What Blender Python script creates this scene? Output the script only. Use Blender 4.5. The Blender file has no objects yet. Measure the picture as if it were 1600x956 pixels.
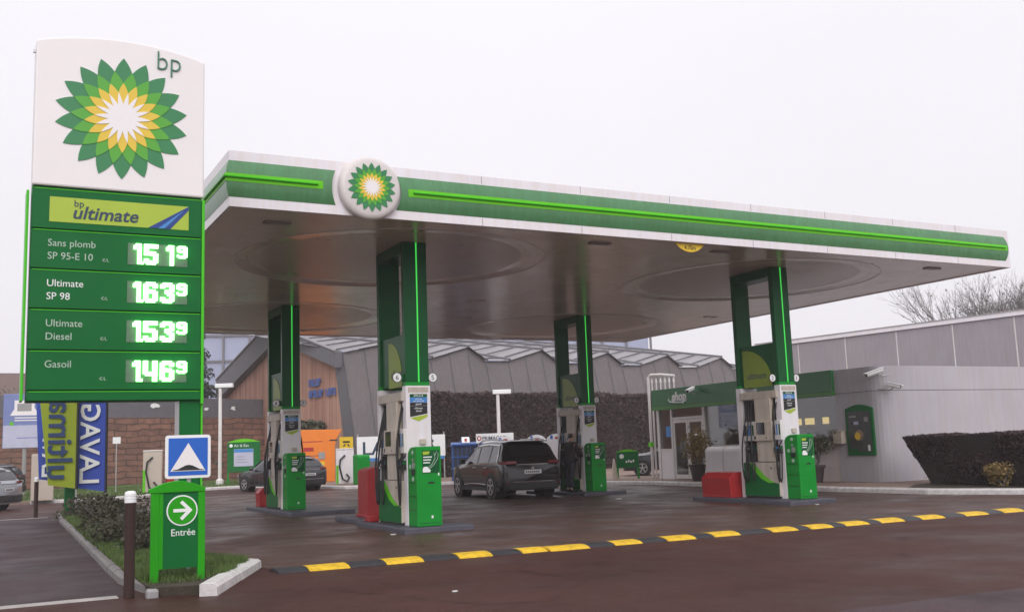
import bpy, bmesh, math, random
import numpy as np
from mathutils import Vector, Matrix
random.seed(7); RNG = np.random.default_rng(7)
S = bpy.context.scene
COL = S.collection
PI = math.pi

# ------------------------------------------------------------------ camera
YAW, PITCH, ROLL, FPX = 0.4894, 0.1401, -0.0357, 1586.9
cam_d = bpy.data.cameras.new('camera'); cam = bpy.data.objects.new('camera', cam_d); COL.objects.link(cam)
f = Vector((math.sin(YAW)*math.cos(PITCH), math.cos(YAW)*math.cos(PITCH), math.sin(PITCH)))
r = Vector((math.cos(YAW), -math.sin(YAW), 0)); u = r.cross(f)
c_, s_ = math.cos(ROLL), math.sin(ROLL)
r, u = c_*r + s_*u, -s_*r + c_*u
m = Matrix(((r.x, u.x, -f.x), (r.y, u.y, -f.y), (r.z, u.z, -f.z))).to_4x4(); m.translation = (0, 0, 1.4)
cam.matrix_world = m
cam_d.sensor_width = 36; cam_d.sensor_fit = 'HORIZONTAL'; cam_d.lens = FPX*36/1600
cam_d.clip_start = 0.1; cam_d.clip_end = 2000
S.camera = cam

# ------------------------------------------------------------------ light: overcast, foggy day
SUN_EL, SUN_AZ = math.radians(32), math.radians(202)
W = bpy.data.worlds.new('World'); S.world = W; W.use_nodes = True
nt = W.node_tree; nt.nodes.clear()
sky = nt.nodes.new('ShaderNodeTexSky'); sky.sky_type = 'NISHITA'; sky.sun_disc = False
sky.sun_elevation = SUN_EL; sky.sun_rotation = SUN_AZ; sky.dust_density = 8; sky.air_density = 1; sky.ozone_density = 1
hs = nt.nodes.new('ShaderNodeHueSaturation'); hs.inputs['Saturation'].default_value = 0.1
mx = nt.nodes.new('ShaderNodeMixRGB'); mx.inputs['Fac'].default_value = 0.93
# overcast: a little brighter overhead than near the horizon
wtc = nt.nodes.new('ShaderNodeTexCoord'); wsx = nt.nodes.new('ShaderNodeSeparateXYZ'); wrp = nt.nodes.new('ShaderNodeValToRGB')
wrp.color_ramp.elements[0].position = 0; wrp.color_ramp.elements[0].color = (8.9, 8.65, 9.2, 1)
wrp.color_ramp.elements[1].position = 1; wrp.color_ramp.elements[1].color = (15.5, 15.2, 15.8, 1)
wel = wrp.color_ramp.elements.new(.42); wel.color = (10.0, 9.75, 10.35, 1)
wnz = nt.nodes.new('ShaderNodeTexNoise'); wnz.inputs['Scale'].default_value = 2.2; wnz.inputs['Detail'].default_value = 5
wmm = nt.nodes.new('ShaderNodeMixRGB'); wmm.blend_type = 'MULTIPLY'; wmm.inputs['Fac'].default_value = .10
nt.links.new(wtc.outputs['Generated'], wsx.inputs[0]); nt.links.new(wsx.outputs['Z'], wrp.inputs['Fac']); nt.links.new(wtc.outputs['Generated'], wnz.inputs['Vector'])
nt.links.new(wrp.outputs[0], wmm.inputs['Color1']); nt.links.new(wnz.outputs['Fac'], wmm.inputs['Color2'])
nt.links.new(wmm.outputs[0], mx.inputs['Color2'])
bg = nt.nodes.new('ShaderNodeBackground'); bg.inputs['Strength'].default_value = 0.1
wo = nt.nodes.new('ShaderNodeOutputWorld')
nt.links.new(sky.outputs[0], hs.inputs['Color']); nt.links.new(hs.outputs[0], mx.inputs['Color1'])
nt.links.new(mx.outputs[0], bg.inputs['Color']); nt.links.new(bg.outputs[0], wo.inputs['Surface'])
sun_d = bpy.data.lights.new('sun', 'SUN'); sun_d.energy = 1.4; sun_d.angle = math.radians(45); sun_d.color = (1, .97, .97)
sun = bpy.data.objects.new('sun', sun_d); COL.objects.link(sun)
sun.rotation_euler = (PI/2 - SUN_EL, 0, PI - SUN_AZ)
S.view_settings.view_transform = 'Standard'; S.view_settings.look = 'None'
S.view_settings.exposure = 0.12; S.view_settings.gamma = 1; S.view_settings.use_curve_mapping = False
S.cycles.use_denoising = True
S.cycles.max_bounces = 8; S.cycles.transparent_max_bounces = 12; S.cycles.volume_bounces = 1
S.cycles.sample_clamp_indirect = 6

# ------------------------------------------------------------------ materials
def lin(h):
    h = h.lstrip('#'); o = []
    for i in (0, 2, 4):
        c = int(h[i:i+2], 16)/255; o.append(c/12.92 if c <= .04045 else ((c+.055)/1.055)**2.4)
    return tuple(o)
def mat(name, col, rough=.5, metal=0., var=.12, scale=3., bump=0., bscale=60., spec=.5, emit=None, estr=0., coat=0., streak=0.):
    """Principled with blotchy colour variation, roughness variation and optional grain bump (all procedural)."""
    M_ = bpy.data.materials.new(name); M_.use_nodes = True; t = M_.node_tree; b = t.nodes['Principled BSDF']
    if isinstance(col, str): col = lin(col)
    b.inputs['Roughness'].default_value = rough; b.inputs['Metallic'].default_value = metal
    b.inputs['Specular IOR Level'].default_value = spec
    b.inputs['Coat Weight'].default_value = coat
    tc = t.nodes.new('ShaderNodeTexCoord'); g = t.nodes.new('ShaderNodeNewGeometry')
    if var > 0:
        n = t.nodes.new('ShaderNodeTexNoise'); n.inputs['Scale'].default_value = scale; n.inputs['Detail'].default_value = 7
        n.inputs['Roughness'].default_value = .62
        t.links.new(g.outputs['Position'], n.inputs['Vector'])
        rp = t.nodes.new('ShaderNodeValToRGB'); rp.color_ramp.elements[0].position = .3; rp.color_ramp.elements[1].position = .7
        rp.color_ramp.elements[0].color = tuple(x*(1-var) for x in col) + (1,)
        rp.color_ramp.elements[1].color = tuple(min(1, x*(1+var)) for x in col) + (1,)
        t.links.new(n.outputs['Fac'], rp.inputs['Fac']); outc = rp.outputs[0]
        if streak > 0:
            mp = t.nodes.new('ShaderNodeMapping'); mp.inputs['Scale'].default_value = (6, 6, .35)
            n2 = t.nodes.new('ShaderNodeTexNoise'); n2.inputs['Scale'].default_value = 2.2; n2.inputs['Detail'].default_value = 6
            t.links.new(g.outputs['Position'], mp.inputs['Vector']); t.links.new(mp.outputs[0], n2.inputs['Vector'])
            rp2 = t.nodes.new('ShaderNodeValToRGB'); rp2.color_ramp.elements[0].position = .38; rp2.color_ramp.elements[1].position = .62
            k = 1-streak; rp2.color_ramp.elements[0].color = (k, k*.97, k*.92, 1); rp2.color_ramp.elements[1].color = (1, 1, 1, 1)
            mm = t.nodes.new('ShaderNodeMixRGB'); mm.blend_type = 'MULTIPLY'; mm.inputs['Fac'].default_value = 1
            t.links.new(n2.outputs['Fac'], rp2.inputs['Fac'])
            t.links.new(outc, mm.inputs['Color1']); t.links.new(rp2.outputs[0], mm.inputs['Color2']); outc = mm.outputs[0]
        t.links.new(outc, b.inputs['Base Color'])
        mr = t.nodes.new('ShaderNodeMapRange'); mr.inputs['To Min'].default_value = max(.03, rough-.1); mr.inputs['To Max'].default_value = min(1, rough+.12)
        t.links.new(n.outputs['Fac'], mr.inputs['Value']); t.links.new(mr.outputs[0], b.inputs['Roughness'])
    else:
        b.inputs['Base Color'].default_value = col + (1,)
    if bump > 0:
        nb = t.nodes.new('ShaderNodeTexNoise'); nb.inputs['Scale'].default_value = bscale; nb.inputs['Detail'].default_value = 4
        t.links.new(g.outputs['Position'], nb.inputs['Vector'])
        bp_ = t.nodes.new('ShaderNodeBump'); bp_.inputs['Strength'].default_value = bump; bp_.inputs['Distance'].default_value = .02
        t.links.new(nb.outputs['Fac'], bp_.inputs['Height']); t.links.new(bp_.outputs[0], b.inputs['Normal'])
    if emit:
        b.inputs['Emission Color'].default_value = emit + (1,); b.inputs['Emission Strength'].default_value = estr
    return M_
M = {}
def add(name, *a, **k): M[name] = mat(name, *a, **k); return M[name]
add('white_panel', (.80, .76, .755), .35, var=.02, scale=1.2)
add('white_frame', (.76, .73, .77), .35, var=.04, scale=1.5, streak=.03)
add('white_paint', (.72, .70, .70), .4, var=.08, scale=2, streak=.1)
add('white_plain', (.8, .8, .8), .4, var=.03)
add('beige', (.50, .44, .38), .5, var=.10, scale=4, streak=.12)
add('roundel_white', (.62, .575, .56), .35, var=.03)
add('bp_green', (.004, .122, .026), .35, var=.06, scale=2, spec=.15)
add('fascia_green', (.075, .225, .095), .25, var=.08, scale=1.2, streak=.1)
add('pillar_green', (.006, .085, .024), .3, var=.08, scale=2, spec=.15)
add('box_green', (.008, .25, .03), .35, var=.07, scale=3, spec=.15)
add('box_green_dark', (.008, .13, .03), .4, var=.08, scale=3, spec=.15)
add('lime', (.13, .52, .015), .35, var=.06, spec=.15)
add('lime_edge', (.07, .50, .02), .3, var=.04, spec=.15)
add('entry_lime', (.022, .30, .008), .4, var=.05, spec=.15)
add('lime_sign', (.36, .48, .03), .4, var=.04)
add('lime_board', (.21, .29, .015), .4, var=.05)
add('emb_dark', (.022, .20, .065), .4, var=.04)
add('emb_lime', (.075, .36, .02), .4, var=.04)
add('emb_yellow', (.72, .50, .04), .4, var=.03)
add('emb_white', (.8, .77, .77), .4, var=.02)
add('text_green', (.04, .17, .10), .4, var=.02)
add('navy', (.016, .04, .075), .4, var=.03)
add('text_white', (.78, .8, .78), .4, var=.02)
add('text_grey', (.40, .52, .42), .4, var=.02)
add('blue_swoosh', (.012, .045, .22), .3, var=.05)
add('blue_light', (.05, .22, .55), .35, var=.05)
add('letter_blue', (.06, .10, .30), .5, var=.1)
add('sign_blue', (.01, .11, .50), .35, var=.04)
add('black', (.012, .012, .013), .45, var=.1)
add('rubber', (.016, .015, .016), .6, var=.15, scale=8)
add('dark_recess', (.03, .026, .026), .6, var=.15)
add('steel', (.45, .44, .45), .35, metal=.6, var=.08)
add('chrome', (.7, .7, .72), .15, metal=1, var=.03)
add('red', (.36, .014, .016), .45, var=.1, scale=5)
add('red_light', (.20, .010, .012), .2, var=.05, coat=.5)
add('orange', (.75, .20, .012), .45, var=.05)
add('yellow', (.72, .48, .02), .5, var=.05)
add('hump_yellow', (.68, .42, .012), .6, var=.30, scale=14, bump=.4, bscale=120, streak=0)
add('hump_black', (.022, .021, .026), .5, var=.25, scale=6, bump=.4, bscale=120)
add('bollard_brown', (.030, .011, .008), .75, var=.2, scale=12)
add('kerb_white', (.58, .55, .54), .6, var=.22, scale=7, bump=.3, bscale=40)
add('kerb_grey', (.34, .31, .30), .7, var=.2, scale=3, bump=.3, bscale=40)
add('worn_line', (.24, .20, .19), .7, var=.5, scale=6)
add('island_grey', (.075, .072, .095), .55, var=.25, scale=4, bump=.3, bscale=50)
add('led', (.02, .3, .04), .4, var=0, emit=(.05, .75, .08), estr=.75)
add('digits', (.3, .9, .3), .4, var=0, emit=(.34, 1.0, .34), estr=4)
add('display_off', (.09, .15, .095), .5, var=.15, scale=20)
add('grey_panel', (.30, .275, .30), .5, var=.07, scale=.7, streak=.06)
add('metal_clad', (.15, .132, .135), .5, metal=.2, var=.1, scale=.5, streak=.15)
add('roof_sheet', (.25, .235, .245), .45, metal=.1, var=.1, scale=.8)
add('dark_band', (.12, .115, .13), .5, var=.12)
add('cladding_warm', (.56, .51, .50), .55, var=.05, scale=1, streak=.035)
add('cladding_cool', (.45, .435, .475), .5, var=.05, scale=1, streak=.045)
add('shop_green', (.018, .16, .045), .3, var=.06)
add('shop_lime', (.05, .22, .03), .35, var=.06)
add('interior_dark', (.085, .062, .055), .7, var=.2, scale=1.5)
add('interior_item', (.30, .20, .14), .6, var=.5, scale=6)
add('interior_lamp', (.9, .75, .3), .5, var=0, emit=(1, .72, .25), estr=.8)
add('bark', (.17, .155, .15), .8, var=.2, scale=5, bump=.4, bscale=30)
add('twig_leaf', (.12, .10, .075), .7, var=.3, scale=2)
add('conifer', (.045, .062, .045), .7, var=.4, scale=2)
add('hedge_brown', (.056, .034, .029), .75, var=.28, scale=.6)
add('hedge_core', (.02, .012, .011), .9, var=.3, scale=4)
add('hedge_plum', (.042, .021, .023), .7, var=.35, scale=2)
add('shrub_green', (.052, .050, .026), .65, var=.5, scale=6)
add('shrub_gold', (.22, .15, .05), .65, var=.4, scale=6)
add('shrub_olive', (.07, .07, .04), .65, var=.4, scale=6)
add('grass', (.075, .12, .022), .6, var=.45, scale=4)
add('soil', (.045, .034, .022), .9, var=.4, scale=5, bump=.8, bscale=25)
add('terracotta', (.05, .032, .034), .6, var=.15)
add('suv_paint', (.009, .007, .008), .2, metal=.1, var=.05, coat=.6)
add('car_grey', (.05, .05, .055), .25, metal=.4, var=.05, coat=.5)
add('car_silver', (.40, .42, .45), .3, metal=.5, var=.05, coat=.5)
add('car_glass', (.012, .012, .016), .06, var=0, spec=.9)
add('plastic_dark', (.02, .02, .021), .6, var=.1)
add('tyre', (.014, .013, .013), .75, var=.2, scale=15)
add('skin', (.42, .25, .19), .55, var=.06)
add('coat_dark', (.022, .014, .016), .85, var=.2, scale=8)
add('jeans', (.022, .024, .036), .85, var=.2, scale=8)
add('hair', (.02, .013, .011), .6, var=.2, scale=20)
add('flag_green', (.26, .33, .012), .7, var=.08)
add('flag_blue', (.035, .075, .40), .7, var=.08)
add('flag_ink', (.02, .045, .13), .7, var=.05)
add('poster_blue', (.16, .20, .42), .5, var=.08)
add('poster_pale', (.45, .45, .58), .5, var=.08)
add('cream', (.50, .43, .36), .55, var=.06)
add('grey_mid', (.28, .27, .27), .5, var=.08)
add('cage_blue', (.03, .10, .33), .45, var=.1)
add('cage_dim', (.03, .035, .06), .6, var=.3, scale=4)
add('glass_tower', (.30, .33, .46), .12, var=.08, scale=.3)
add('poster_dark', (.05, .055, .05), .3, var=.3, scale=6)
add('house_wall', (.28, .21, .18), .8, var=.1)
add('house_roof', (.13, .085, .075), .8, var=.15)

def node_mat(name, rough=.5, spec=.5):
    m_ = bpy.data.materials.new(name); m_.use_nodes = True; M[name] = m_
    t = m_.node_tree; b = t.nodes['Principled BSDF']; b.inputs['Roughness'].default_value = rough; b.inputs['Specular IOR Level'].default_value = spec
    g = t.nodes.new('ShaderNodeNewGeometry')
    return t, b, g.outputs['Position']
def nz(t, vec, scale, detail=5, rough=.6, map_scale=None):
    if map_scale:
        mp = t.nodes.new('ShaderNodeMapping'); mp.inputs['Scale'].default_value = map_scale; t.links.new(vec, mp.inputs['Vector']); vec = mp.outputs[0]
    n = t.nodes.new('ShaderNodeTexNoise'); n.inputs['Scale'].default_value = scale; n.inputs['Detail'].default_value = detail; n.inputs['Roughness'].default_value = rough
    t.links.new(vec, n.inputs['Vector']); return n.outputs['Fac']
def ramp(t, fac, stops):
    rp = t.nodes.new('ShaderNodeValToRGB'); e = rp.color_ramp.elements
    while len(e) < len(stops): e.new(.5)
    for k, (p, c) in enumerate(stops):
        e[k].position = p; e[k].color = (c if len(c) == 4 else tuple(c)+(1,))
    t.links.new(fac, rp.inputs['Fac']); return rp.outputs[0]
def mult(t, a, b_, fac=1., mode='MULTIPLY'):
    mm = t.nodes.new('ShaderNodeMixRGB'); mm.blend_type = mode; mm.inputs['Fac'].default_value = fac
    t.links.new(a, mm.inputs['Color1']); t.links.new(b_, mm.inputs['Color2']); return mm.outputs[0]
def bump(t, b, h, strength, dist=.01):
    bn = t.nodes.new('ShaderNodeBump'); bn.inputs['Strength'].default_value = strength; bn.inputs['Distance'].default_value = dist
    t.links.new(h, bn.inputs['Height']); t.links.new(bn.outputs[0], b.inputs['Normal'])
def asphalt(name, base, speck=.5, wet=(.28, .62), seam=None, stain=.45, fine=160, spec=.08):
    t, b, P = node_mat(name, spec=spec)
    c1 = ramp(t, nz(t, P, .35, 6), [(.3, tuple(x*.78 for x in base)), (.7, tuple(x*1.18 for x in base))])
    grain = nz(t, P, fine, 2, .5)
    c2 = ramp(t, grain, [(.30, (1-speck,)*3), (.48, (1, 1, 1)), (.64, (1.0,)*3), (.72, (2.3, 2.2, 2.1))])
    c = mult(t, c1, c2)
    c = mult(t, c, ramp(t, nz(t, P, 17, 4, .75), [(.3, (.84, .83, .82)), (.7, (1.14, 1.14, 1.14))]))
    c = mult(t, c, ramp(t, nz(t, P, fine*.28, 3, .7), [(.30, (.62, .60, .60)), (.5, (1, 1, 1)), (.70, (1.35, 1.33, 1.3))]))
    vo = t.nodes.new('ShaderNodeTexVoronoi'); vo.feature = 'DISTANCE_TO_EDGE'; vo.inputs['Scale'].default_value = .33; t.links.new(P, vo.inputs['Vector'])
    wob = nz(t, P, 2.2, 6, .7); ad = t.nodes.new('ShaderNodeMath'); ad.operation = 'MULTIPLY_ADD'; ad.inputs[1].default_value = .05; ad.inputs[2].default_value = -.022
    t.links.new(wob, ad.inputs[0]); a2 = t.nodes.new('ShaderNodeMath'); a2.operation = 'ADD'; t.links.new(vo.outputs['Distance'], a2.inputs[0]); t.links.new(ad.outputs[0], a2.inputs[1])
    c = mult(t, c, ramp(t, a2.outputs[0], [(.0, (.55, .53, .53)), (.006, (.8, .8, .8)), (.012, (1, 1, 1))]), .7)
    c3 = ramp(t, nz(t, P, 1.1, 5, .6), [(.30, (1-stain,)*3), (.5, (1, 1, 1))])
    c = mult(t, c, c3)
    # tyre streaks / drag marks
    c4 = ramp(t, nz(t, P, 1.6, 4, .6, (.12, 1.6, 1)), [(.3, (.80, .79, .80)), (.6, (1.04, 1.04, 1.04))])
    c = mult(t, c, c4, .3)
    if seam:
        br = t.nodes.new('ShaderNodeTexBrick'); br.inputs['Scale'].default_value = 1; br.offset = 0
        br.inputs['Mortar Size'].default_value = .012; br.inputs['Brick Width'].default_value = seam[0]; br.inputs['Row Height'].default_value = seam[1]
        br.inputs['Color1'].default_value = (1, 1, 1, 1); br.inputs['Color2'].default_value = (.9, .9, .91, 1); br.inputs['Mortar'].default_value = (.45, .43, .42, 1)
        t.links.new(P, br.inputs['Vector']); c = mult(t, c, br.outputs['Color'])
    t.links.new(c, b.inputs['Base Color'])
    mr = t.nodes.new('ShaderNodeMapRange'); mr.inputs['From Min'].default_value = .35; mr.inputs['From Max'].default_value = .65
    mr.inputs['To Min'].default_value = wet[0]; mr.inputs['To Max'].default_value = wet[1]
    t.links.new(nz(t, P, .7, 5), mr.inputs['Value']); t.links.new(mr.outputs[0], b.inputs['Roughness'])
    bump(t, b, grain, .35, .006)
asphalt('asphalt', (.066, .030, .026), wet=(.42, .7), stain=.22)
asphalt('asphalt_dark', (.062, .032, .031), wet=(.32, .55), stain=.2)
asphalt('asphalt_blue', (.075, .048, .054), wet=(.4, .65), speck=.6)
asphalt('forecourt', (.100, .058, .047), wet=(.28, .66), spec=.14, seam=(6.2, 5.1), stain=.42)
asphalt('path', (.056, .036, .041), wet=(.4, .65), fine=220)
asphalt('pavement', (.26, .19, .16), wet=(.5, .8), speck=.3, stain=.25)
def brick_wall():
    t, b, P = node_mat('stone_courses', .85)
    tc = t.nodes.new('ShaderNodeTexCoord'); sx = t.nodes.new('ShaderNodeSeparateXYZ'); cx = t.nodes.new('ShaderNodeCombineXYZ')
    t.links.new(tc.outputs['Object'], sx.inputs[0]); t.links.new(sx.outputs['X'], cx.inputs['X']); t.links.new(sx.outputs['Z'], cx.inputs['Y'])
    wv = t.nodes.new('ShaderNodeTexNoise'); wv.inputs['Scale'].default_value = .9; wv.inputs['Detail'].default_value = 3; t.links.new(cx.outputs[0], wv.inputs['Vector'])
    ad = t.nodes.new('ShaderNodeVectorMath'); ad.operation = 'MULTIPLY_ADD'; ad.inputs[1].default_value = (.3, .42, 0)
    t.links.new(wv.outputs['Color'], ad.inputs[0]); t.links.new(cx.outputs[0], ad.inputs[2])
    br = t.nodes.new('ShaderNodeTexBrick'); br.inputs['Scale'].default_value = 1; br.inputs['Brick Width'].default_value = 1.5; br.inputs['Row Height'].default_value = .36
    br.inputs['Mortar Size'].default_value = .05; br.inputs['Mortar Smooth'].default_value = .8
    br.inputs['Color1'].default_value = (.25, .125, .09, 1); br.inputs['Color2'].default_value = (.17, .088, .066, 1); br.inputs['Mortar'].default_value = (.06, .034, .028, 1)
    t.links.new(ad.outputs[0], br.inputs['Vector'])
    c = mult(t, br.outputs['Color'], ramp(t, nz(t, P, 2.5, 6), [(.3, (.7, .7, .7)), (.7, (1.25, 1.2, 1.15))]))
    t.links.new(c, b.inputs['Base Color']); bump(t, b, br.outputs['Fac'], -.8, .08)
brick_wall()
def wood():
    t, b, P = node_mat('wood_cladding', .8)
    mp = t.nodes.new('ShaderNodeMapping'); mp.inputs['Rotation'].default_value = (0, 0, 0); t.links.new(P, mp.inputs['Vector'])
    st = nz(t, P, 3.2, 4, .6, (2.2, 2.2, .03))
    c = ramp(t, st, [(.3, (.24, .115, .085)), (.5, (.40, .21, .155)), (.68, (.52, .32, .25))])
    c = mult(t, c, ramp(t, nz(t, P, .35, 4), [(.3, (.75, .72, .7)), (.7, (1.1, 1.1, 1.1))]))
    t.links.new(c, b.inputs['Base Color']); bump(t, b, st, .5, .03)
wood()
def soffit_mat():
    t, b, P = node_mat('soffit', .2, .6)
    c = ramp(t, nz(t, P, .5, 4, .6, (1, .3, 1)), [(.3, (.70, .60, .545)), (.7, (.80, .69, .63))])
    br = t.nodes.new('ShaderNodeTexBrick'); br.inputs['Scale'].default_value = 1; br.offset = 0; br.inputs['Mortar Size'].default_value = .006; br.inputs['Brick Width'].default_value = 4.1; br.inputs['Row Height'].default_value = .6
    br.inputs['Color1'].default_value = (1, 1, 1, 1); br.inputs['Color2'].default_value = (.95, .95, .95, 1); br.inputs['Mortar'].default_value = (.72, .72, .72, 1); t.links.new(P, br.inputs['Vector'])
    c = mult(t, c, br.outputs['Color'], .8)
    c = mult(t, c, ramp(t, nz(t, P, 1.3, 6, .7), [(.28, (.80, .78, .75)), (.5, (1, 1, 1))]))
    t.links.new(c, b.inputs['Base Color']); b.inputs['Metallic'].default_value = .12
    mr = t.nodes.new('ShaderNodeMapRange'); mr.inputs['To Min'].default_value = .12; mr.inputs['To Max'].default_value = .34
    t.links.new(nz(t, P, .8, 5), mr.inputs['Value']); t.links.new(mr.outputs[0], b.inputs['Roughness'])
    wv = t.nodes.new('ShaderNodeTexWave'); wv.bands_direction = 'Y'; wv.inputs['Scale'].default_value = 1.6; wv.inputs['Distortion'].default_value = .3
    wv.inputs['Detail'].default_value = 3; t.links.new(P, wv.inputs['Vector'])
    bump(t, b, wv.outputs['Fac'], .03, .02)
soffit_mat()
add('soffit_disc', (.64, .54, .49), .3, metal=.08, var=.08, scale=.6)
def glass_mat():
    m_ = bpy.data.materials.new('window_glass'); m_.use_nodes = True; t = m_.node_tree; t.nodes.clear(); M['window_glass'] = m_
    o = t.nodes.new('ShaderNodeOutputMaterial'); tr = t.nodes.new('ShaderNodeBsdfTransparent'); gl = t.nodes.new('ShaderNodeBsdfGlossy')
    gl.inputs['Roughness'].default_value = .03; tr.inputs['Color'].default_value = (.86, .88, .88, 1)
    lw = t.nodes.new('ShaderNodeLayerWeight'); lw.inputs['Blend'].default_value = .5; fr = t.nodes.new('ShaderNodeMapRange'); fr.inputs['To Min'].default_value = .02; fr.inputs['To Max'].default_value = .32; t.links.new(lw.outputs['Facing'], fr.inputs['Value'])
    mxs = t.nodes.new('ShaderNodeMixShader'); t.links.new(fr.outputs[0], mxs.inputs[0]); t.links.new(tr.outputs[0], mxs.inputs[1]); t.links.new(gl.outputs[0], mxs.inputs[2])
    t.links.new(mxs.outputs[0], o.inputs['Surface'])
glass_mat()

# ------------------------------------------------------------------ mesh helpers
class MB:
    def __init__(s): s.v = []; s.f = []; s.m = []
    def face(s, pts, m=0):
        i = len(s.v); s.v += [tuple(p) for p in pts]; s.f.append(tuple(range(i, i+len(pts)))); s.m.append(m); return s
    def box(s, x0, x1, y0, y1, z0, z1, m=0):
        i = len(s.v)
        s.v += [(x, y, z) for z in (z0, z1) for y in (y0, y1) for x in (x0, x1)]
        for q in ((0, 2, 3, 1), (4, 5, 7, 6), (0, 1, 5, 4), (2, 6, 7, 3), (0, 4, 6, 2), (1, 3, 7, 5)):
            s.f.append(tuple(i+k for k in q)); s.m.append(m)
        return s
    def prism(s, poly, axis, a, b, m=0):
        """poly of 2D points extruded along axis from a to b. axis x: (y,z); y: (x,z); z: (x,y)"""
        def P(p, t): return {'x': (t, p[0], p[1]), 'y': (p[0], t, p[1]), 'z': (p[0], p[1], t)}[axis]
        n = len(poly); i = len(s.v)
        s.v += [P(p, a) for p in poly] + [P(p, b) for p in poly]
        s.f.append(tuple(range(i, i+n))[::-1]); s.m.append(m); s.f.append(tuple(range(i+n, i+2*n))); s.m.append(m)
        for k in range(n):
            k2 = (k+1) % n; s.f.append((i+k, i+k2, i+n+k2, i+n+k)); s.m.append(m)
        return s
    def tube(s, pts, rad, n=8, m=0, cap=True):
        pts = [Vector(p) for p in pts]; rads = rad if isinstance(rad, (list, tuple)) else [rad]*len(pts)
        i = len(s.v); ref = None
        for k, p in enumerate(pts):
            d = (pts[min(k+1, len(pts)-1)] - pts[max(k-1, 0)])
            d = d.normalized() if d.length > 1e-9 else Vector((0, 0, 1))
            if ref is None: ref = Vector((1, 0, 0)) if abs(d.x) < .9 else Vector((0, 1, 0))
            a = (ref - d*ref.dot(d)).normalized(); b = d.cross(a); ref = a
            for j in range(n):
                t = 2*PI*j/n; s.v.append(tuple(p + rads[k]*(math.cos(t)*a + math.sin(t)*b)))
        for k in range(len(pts)-1):
            for j in range(n):
                j2 = (j+1) % n; s.f.append((i+k*n+j, i+k*n+j2, i+(k+1)*n+j2, i+(k+1)*n+j)); s.m.append(m)
        if cap:
            s.f.append(tuple(i+j for j in range(n))[::-1]); s.m.append(m)
            e = i+(len(pts)-1)*n; s.f.append(tuple(e+j for j in range(n))); s.m.append(m)
        return s
    def lathe(s, prof, c=(0, 0, 0), n=20, m=0, axis='z', cap=True):
        """prof (radius, height) turned about axis; 'y' axis: height runs towards -y"""
        i = len(s.v)
        for (rr, h) in prof:
            for j in range(n):
                t = 2*PI*j/n; a, b = rr*math.cos(t), rr*math.sin(t)
                if axis == 'z': s.v.append((c[0]+a, c[1]+b, c[2]+h))
                elif axis == 'y': s.v.append((c[0]+a, c[1]-h, c[2]+b))
                else: s.v.append((c[0]+h, c[1]+a, c[2]+b))
        for k in range(len(prof)-1):
            for j in range(n):
                j2 = (j+1) % n; s.f.append((i+k*n+j, i+k*n+j2, i+(k+1)*n+j2, i+(k+1)*n+j)); s.m.append(m)
        if cap:
            s.f.append(tuple(i+j for j in range(n))[::-1]); s.m.append(m)
            e = i+(len(prof)-1)*n; s.f.append(tuple(e+j for j in range(n))); s.m.append(m)
        return s
    def build(s, name, mats, parent=None, loc=(0, 0, 0), rz=0, bevel=0, smooth=False, recalc=True):
        me = bpy.data.meshes.new(name); me.from_pydata(s.v, [], s.f); me.update()
        if not isinstance(mats, (list, tuple)): mats = [mats]
        for k in mats: me.materials.append(M[k] if isinstance(k, str) else k)
        if len(mats) > 1: me.polygons.foreach_set('material_index', s.m)
        if recalc:
            bm = bmesh.new(); bm.from_mesh(me); bmesh.ops.recalc_face_normals(bm, faces=bm.faces[:]); bm.to_mesh(me); bm.free()
        if smooth: me.polygons.foreach_set('use_smooth', [True]*len(me.polygons))
        o = bpy.data.objects.new(name, me); COL.objects.link(o)
        o.location = loc; o.rotation_euler = (0, 0, rz)
        if parent: o.parent = parent
        if bevel:
            bv = o.modifiers.new('bevel', 'BEVEL'); bv.width = bevel; bv.segments = 2; bv.limit_method = 'ANGLE'
        return o
def tag(o, label, cat, group=None):
    o['label'] = label; o['category'] = cat
    if group: o['group'] = group
    return o
def thing(name, label, cat, loc=(0, 0, 0), rz=0, group=None):
    o = bpy.data.objects.new(name, None); COL.objects.link(o); o.location = loc; o.rotation_euler = (0, 0, rz); o.empty_display_size = .2
    return tag(o, label, cat, group)
def struct(o): o['kind'] = 'structure'; return o
def stuff(o): o['kind'] = 'stuff'; return o
def copy_tree(o, loc=None, label=None, parent=None):
    c = o.copy(); COL.objects.link(c)
    if parent: c.parent = parent
    if loc is not None: c.location = loc
    if label: c['label'] = label
    for ch in list(o.children): copy_tree(ch, parent=c)
    return c
def text(parent, name, s, size, x, y, z, material, face='front', shear=0, ext=.003, align='LEFT', wx=1., bold=0., spacing=1., flip=False):
    cu = bpy.data.curves.new('text', 'FONT'); cu.body = s; cu.size = size; cu.shear = shear; cu.extrude = ext; cu.align_x = align; cu.offset = bold
    cu.space_character = spacing; cu.resolution_u = 3
    ob = bpy.data.objects.new('text', cu); me = bpy.data.meshes.new_from_object(ob)
    bpy.data.objects.remove(ob); bpy.data.curves.remove(cu)
    for v in me.vertices:
        a, b, c = v.co.x*wx, v.co.y, v.co.z
        if flip: a = -a
        if face == 'front': v.co = (x+a, y-c, z+b)
        elif face == 'left': v.co = (x-c, y-a, z+b)
        elif face == 'up': v.co = (x+b, y-c, z+a)          # reads upwards, seen from behind
    me.materials.clear(); me.materials.append(M[material]); me.name = name
    bm = bmesh.new(); bm.from_mesh(me); bmesh.ops.recalc_face_normals(bm, faces=bm.faces[:]); bm.to_mesh(me); bm.free()
    o = bpy.data.objects.new(name, me); COL.objects.link(o); o.parent = parent
    return o
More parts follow.
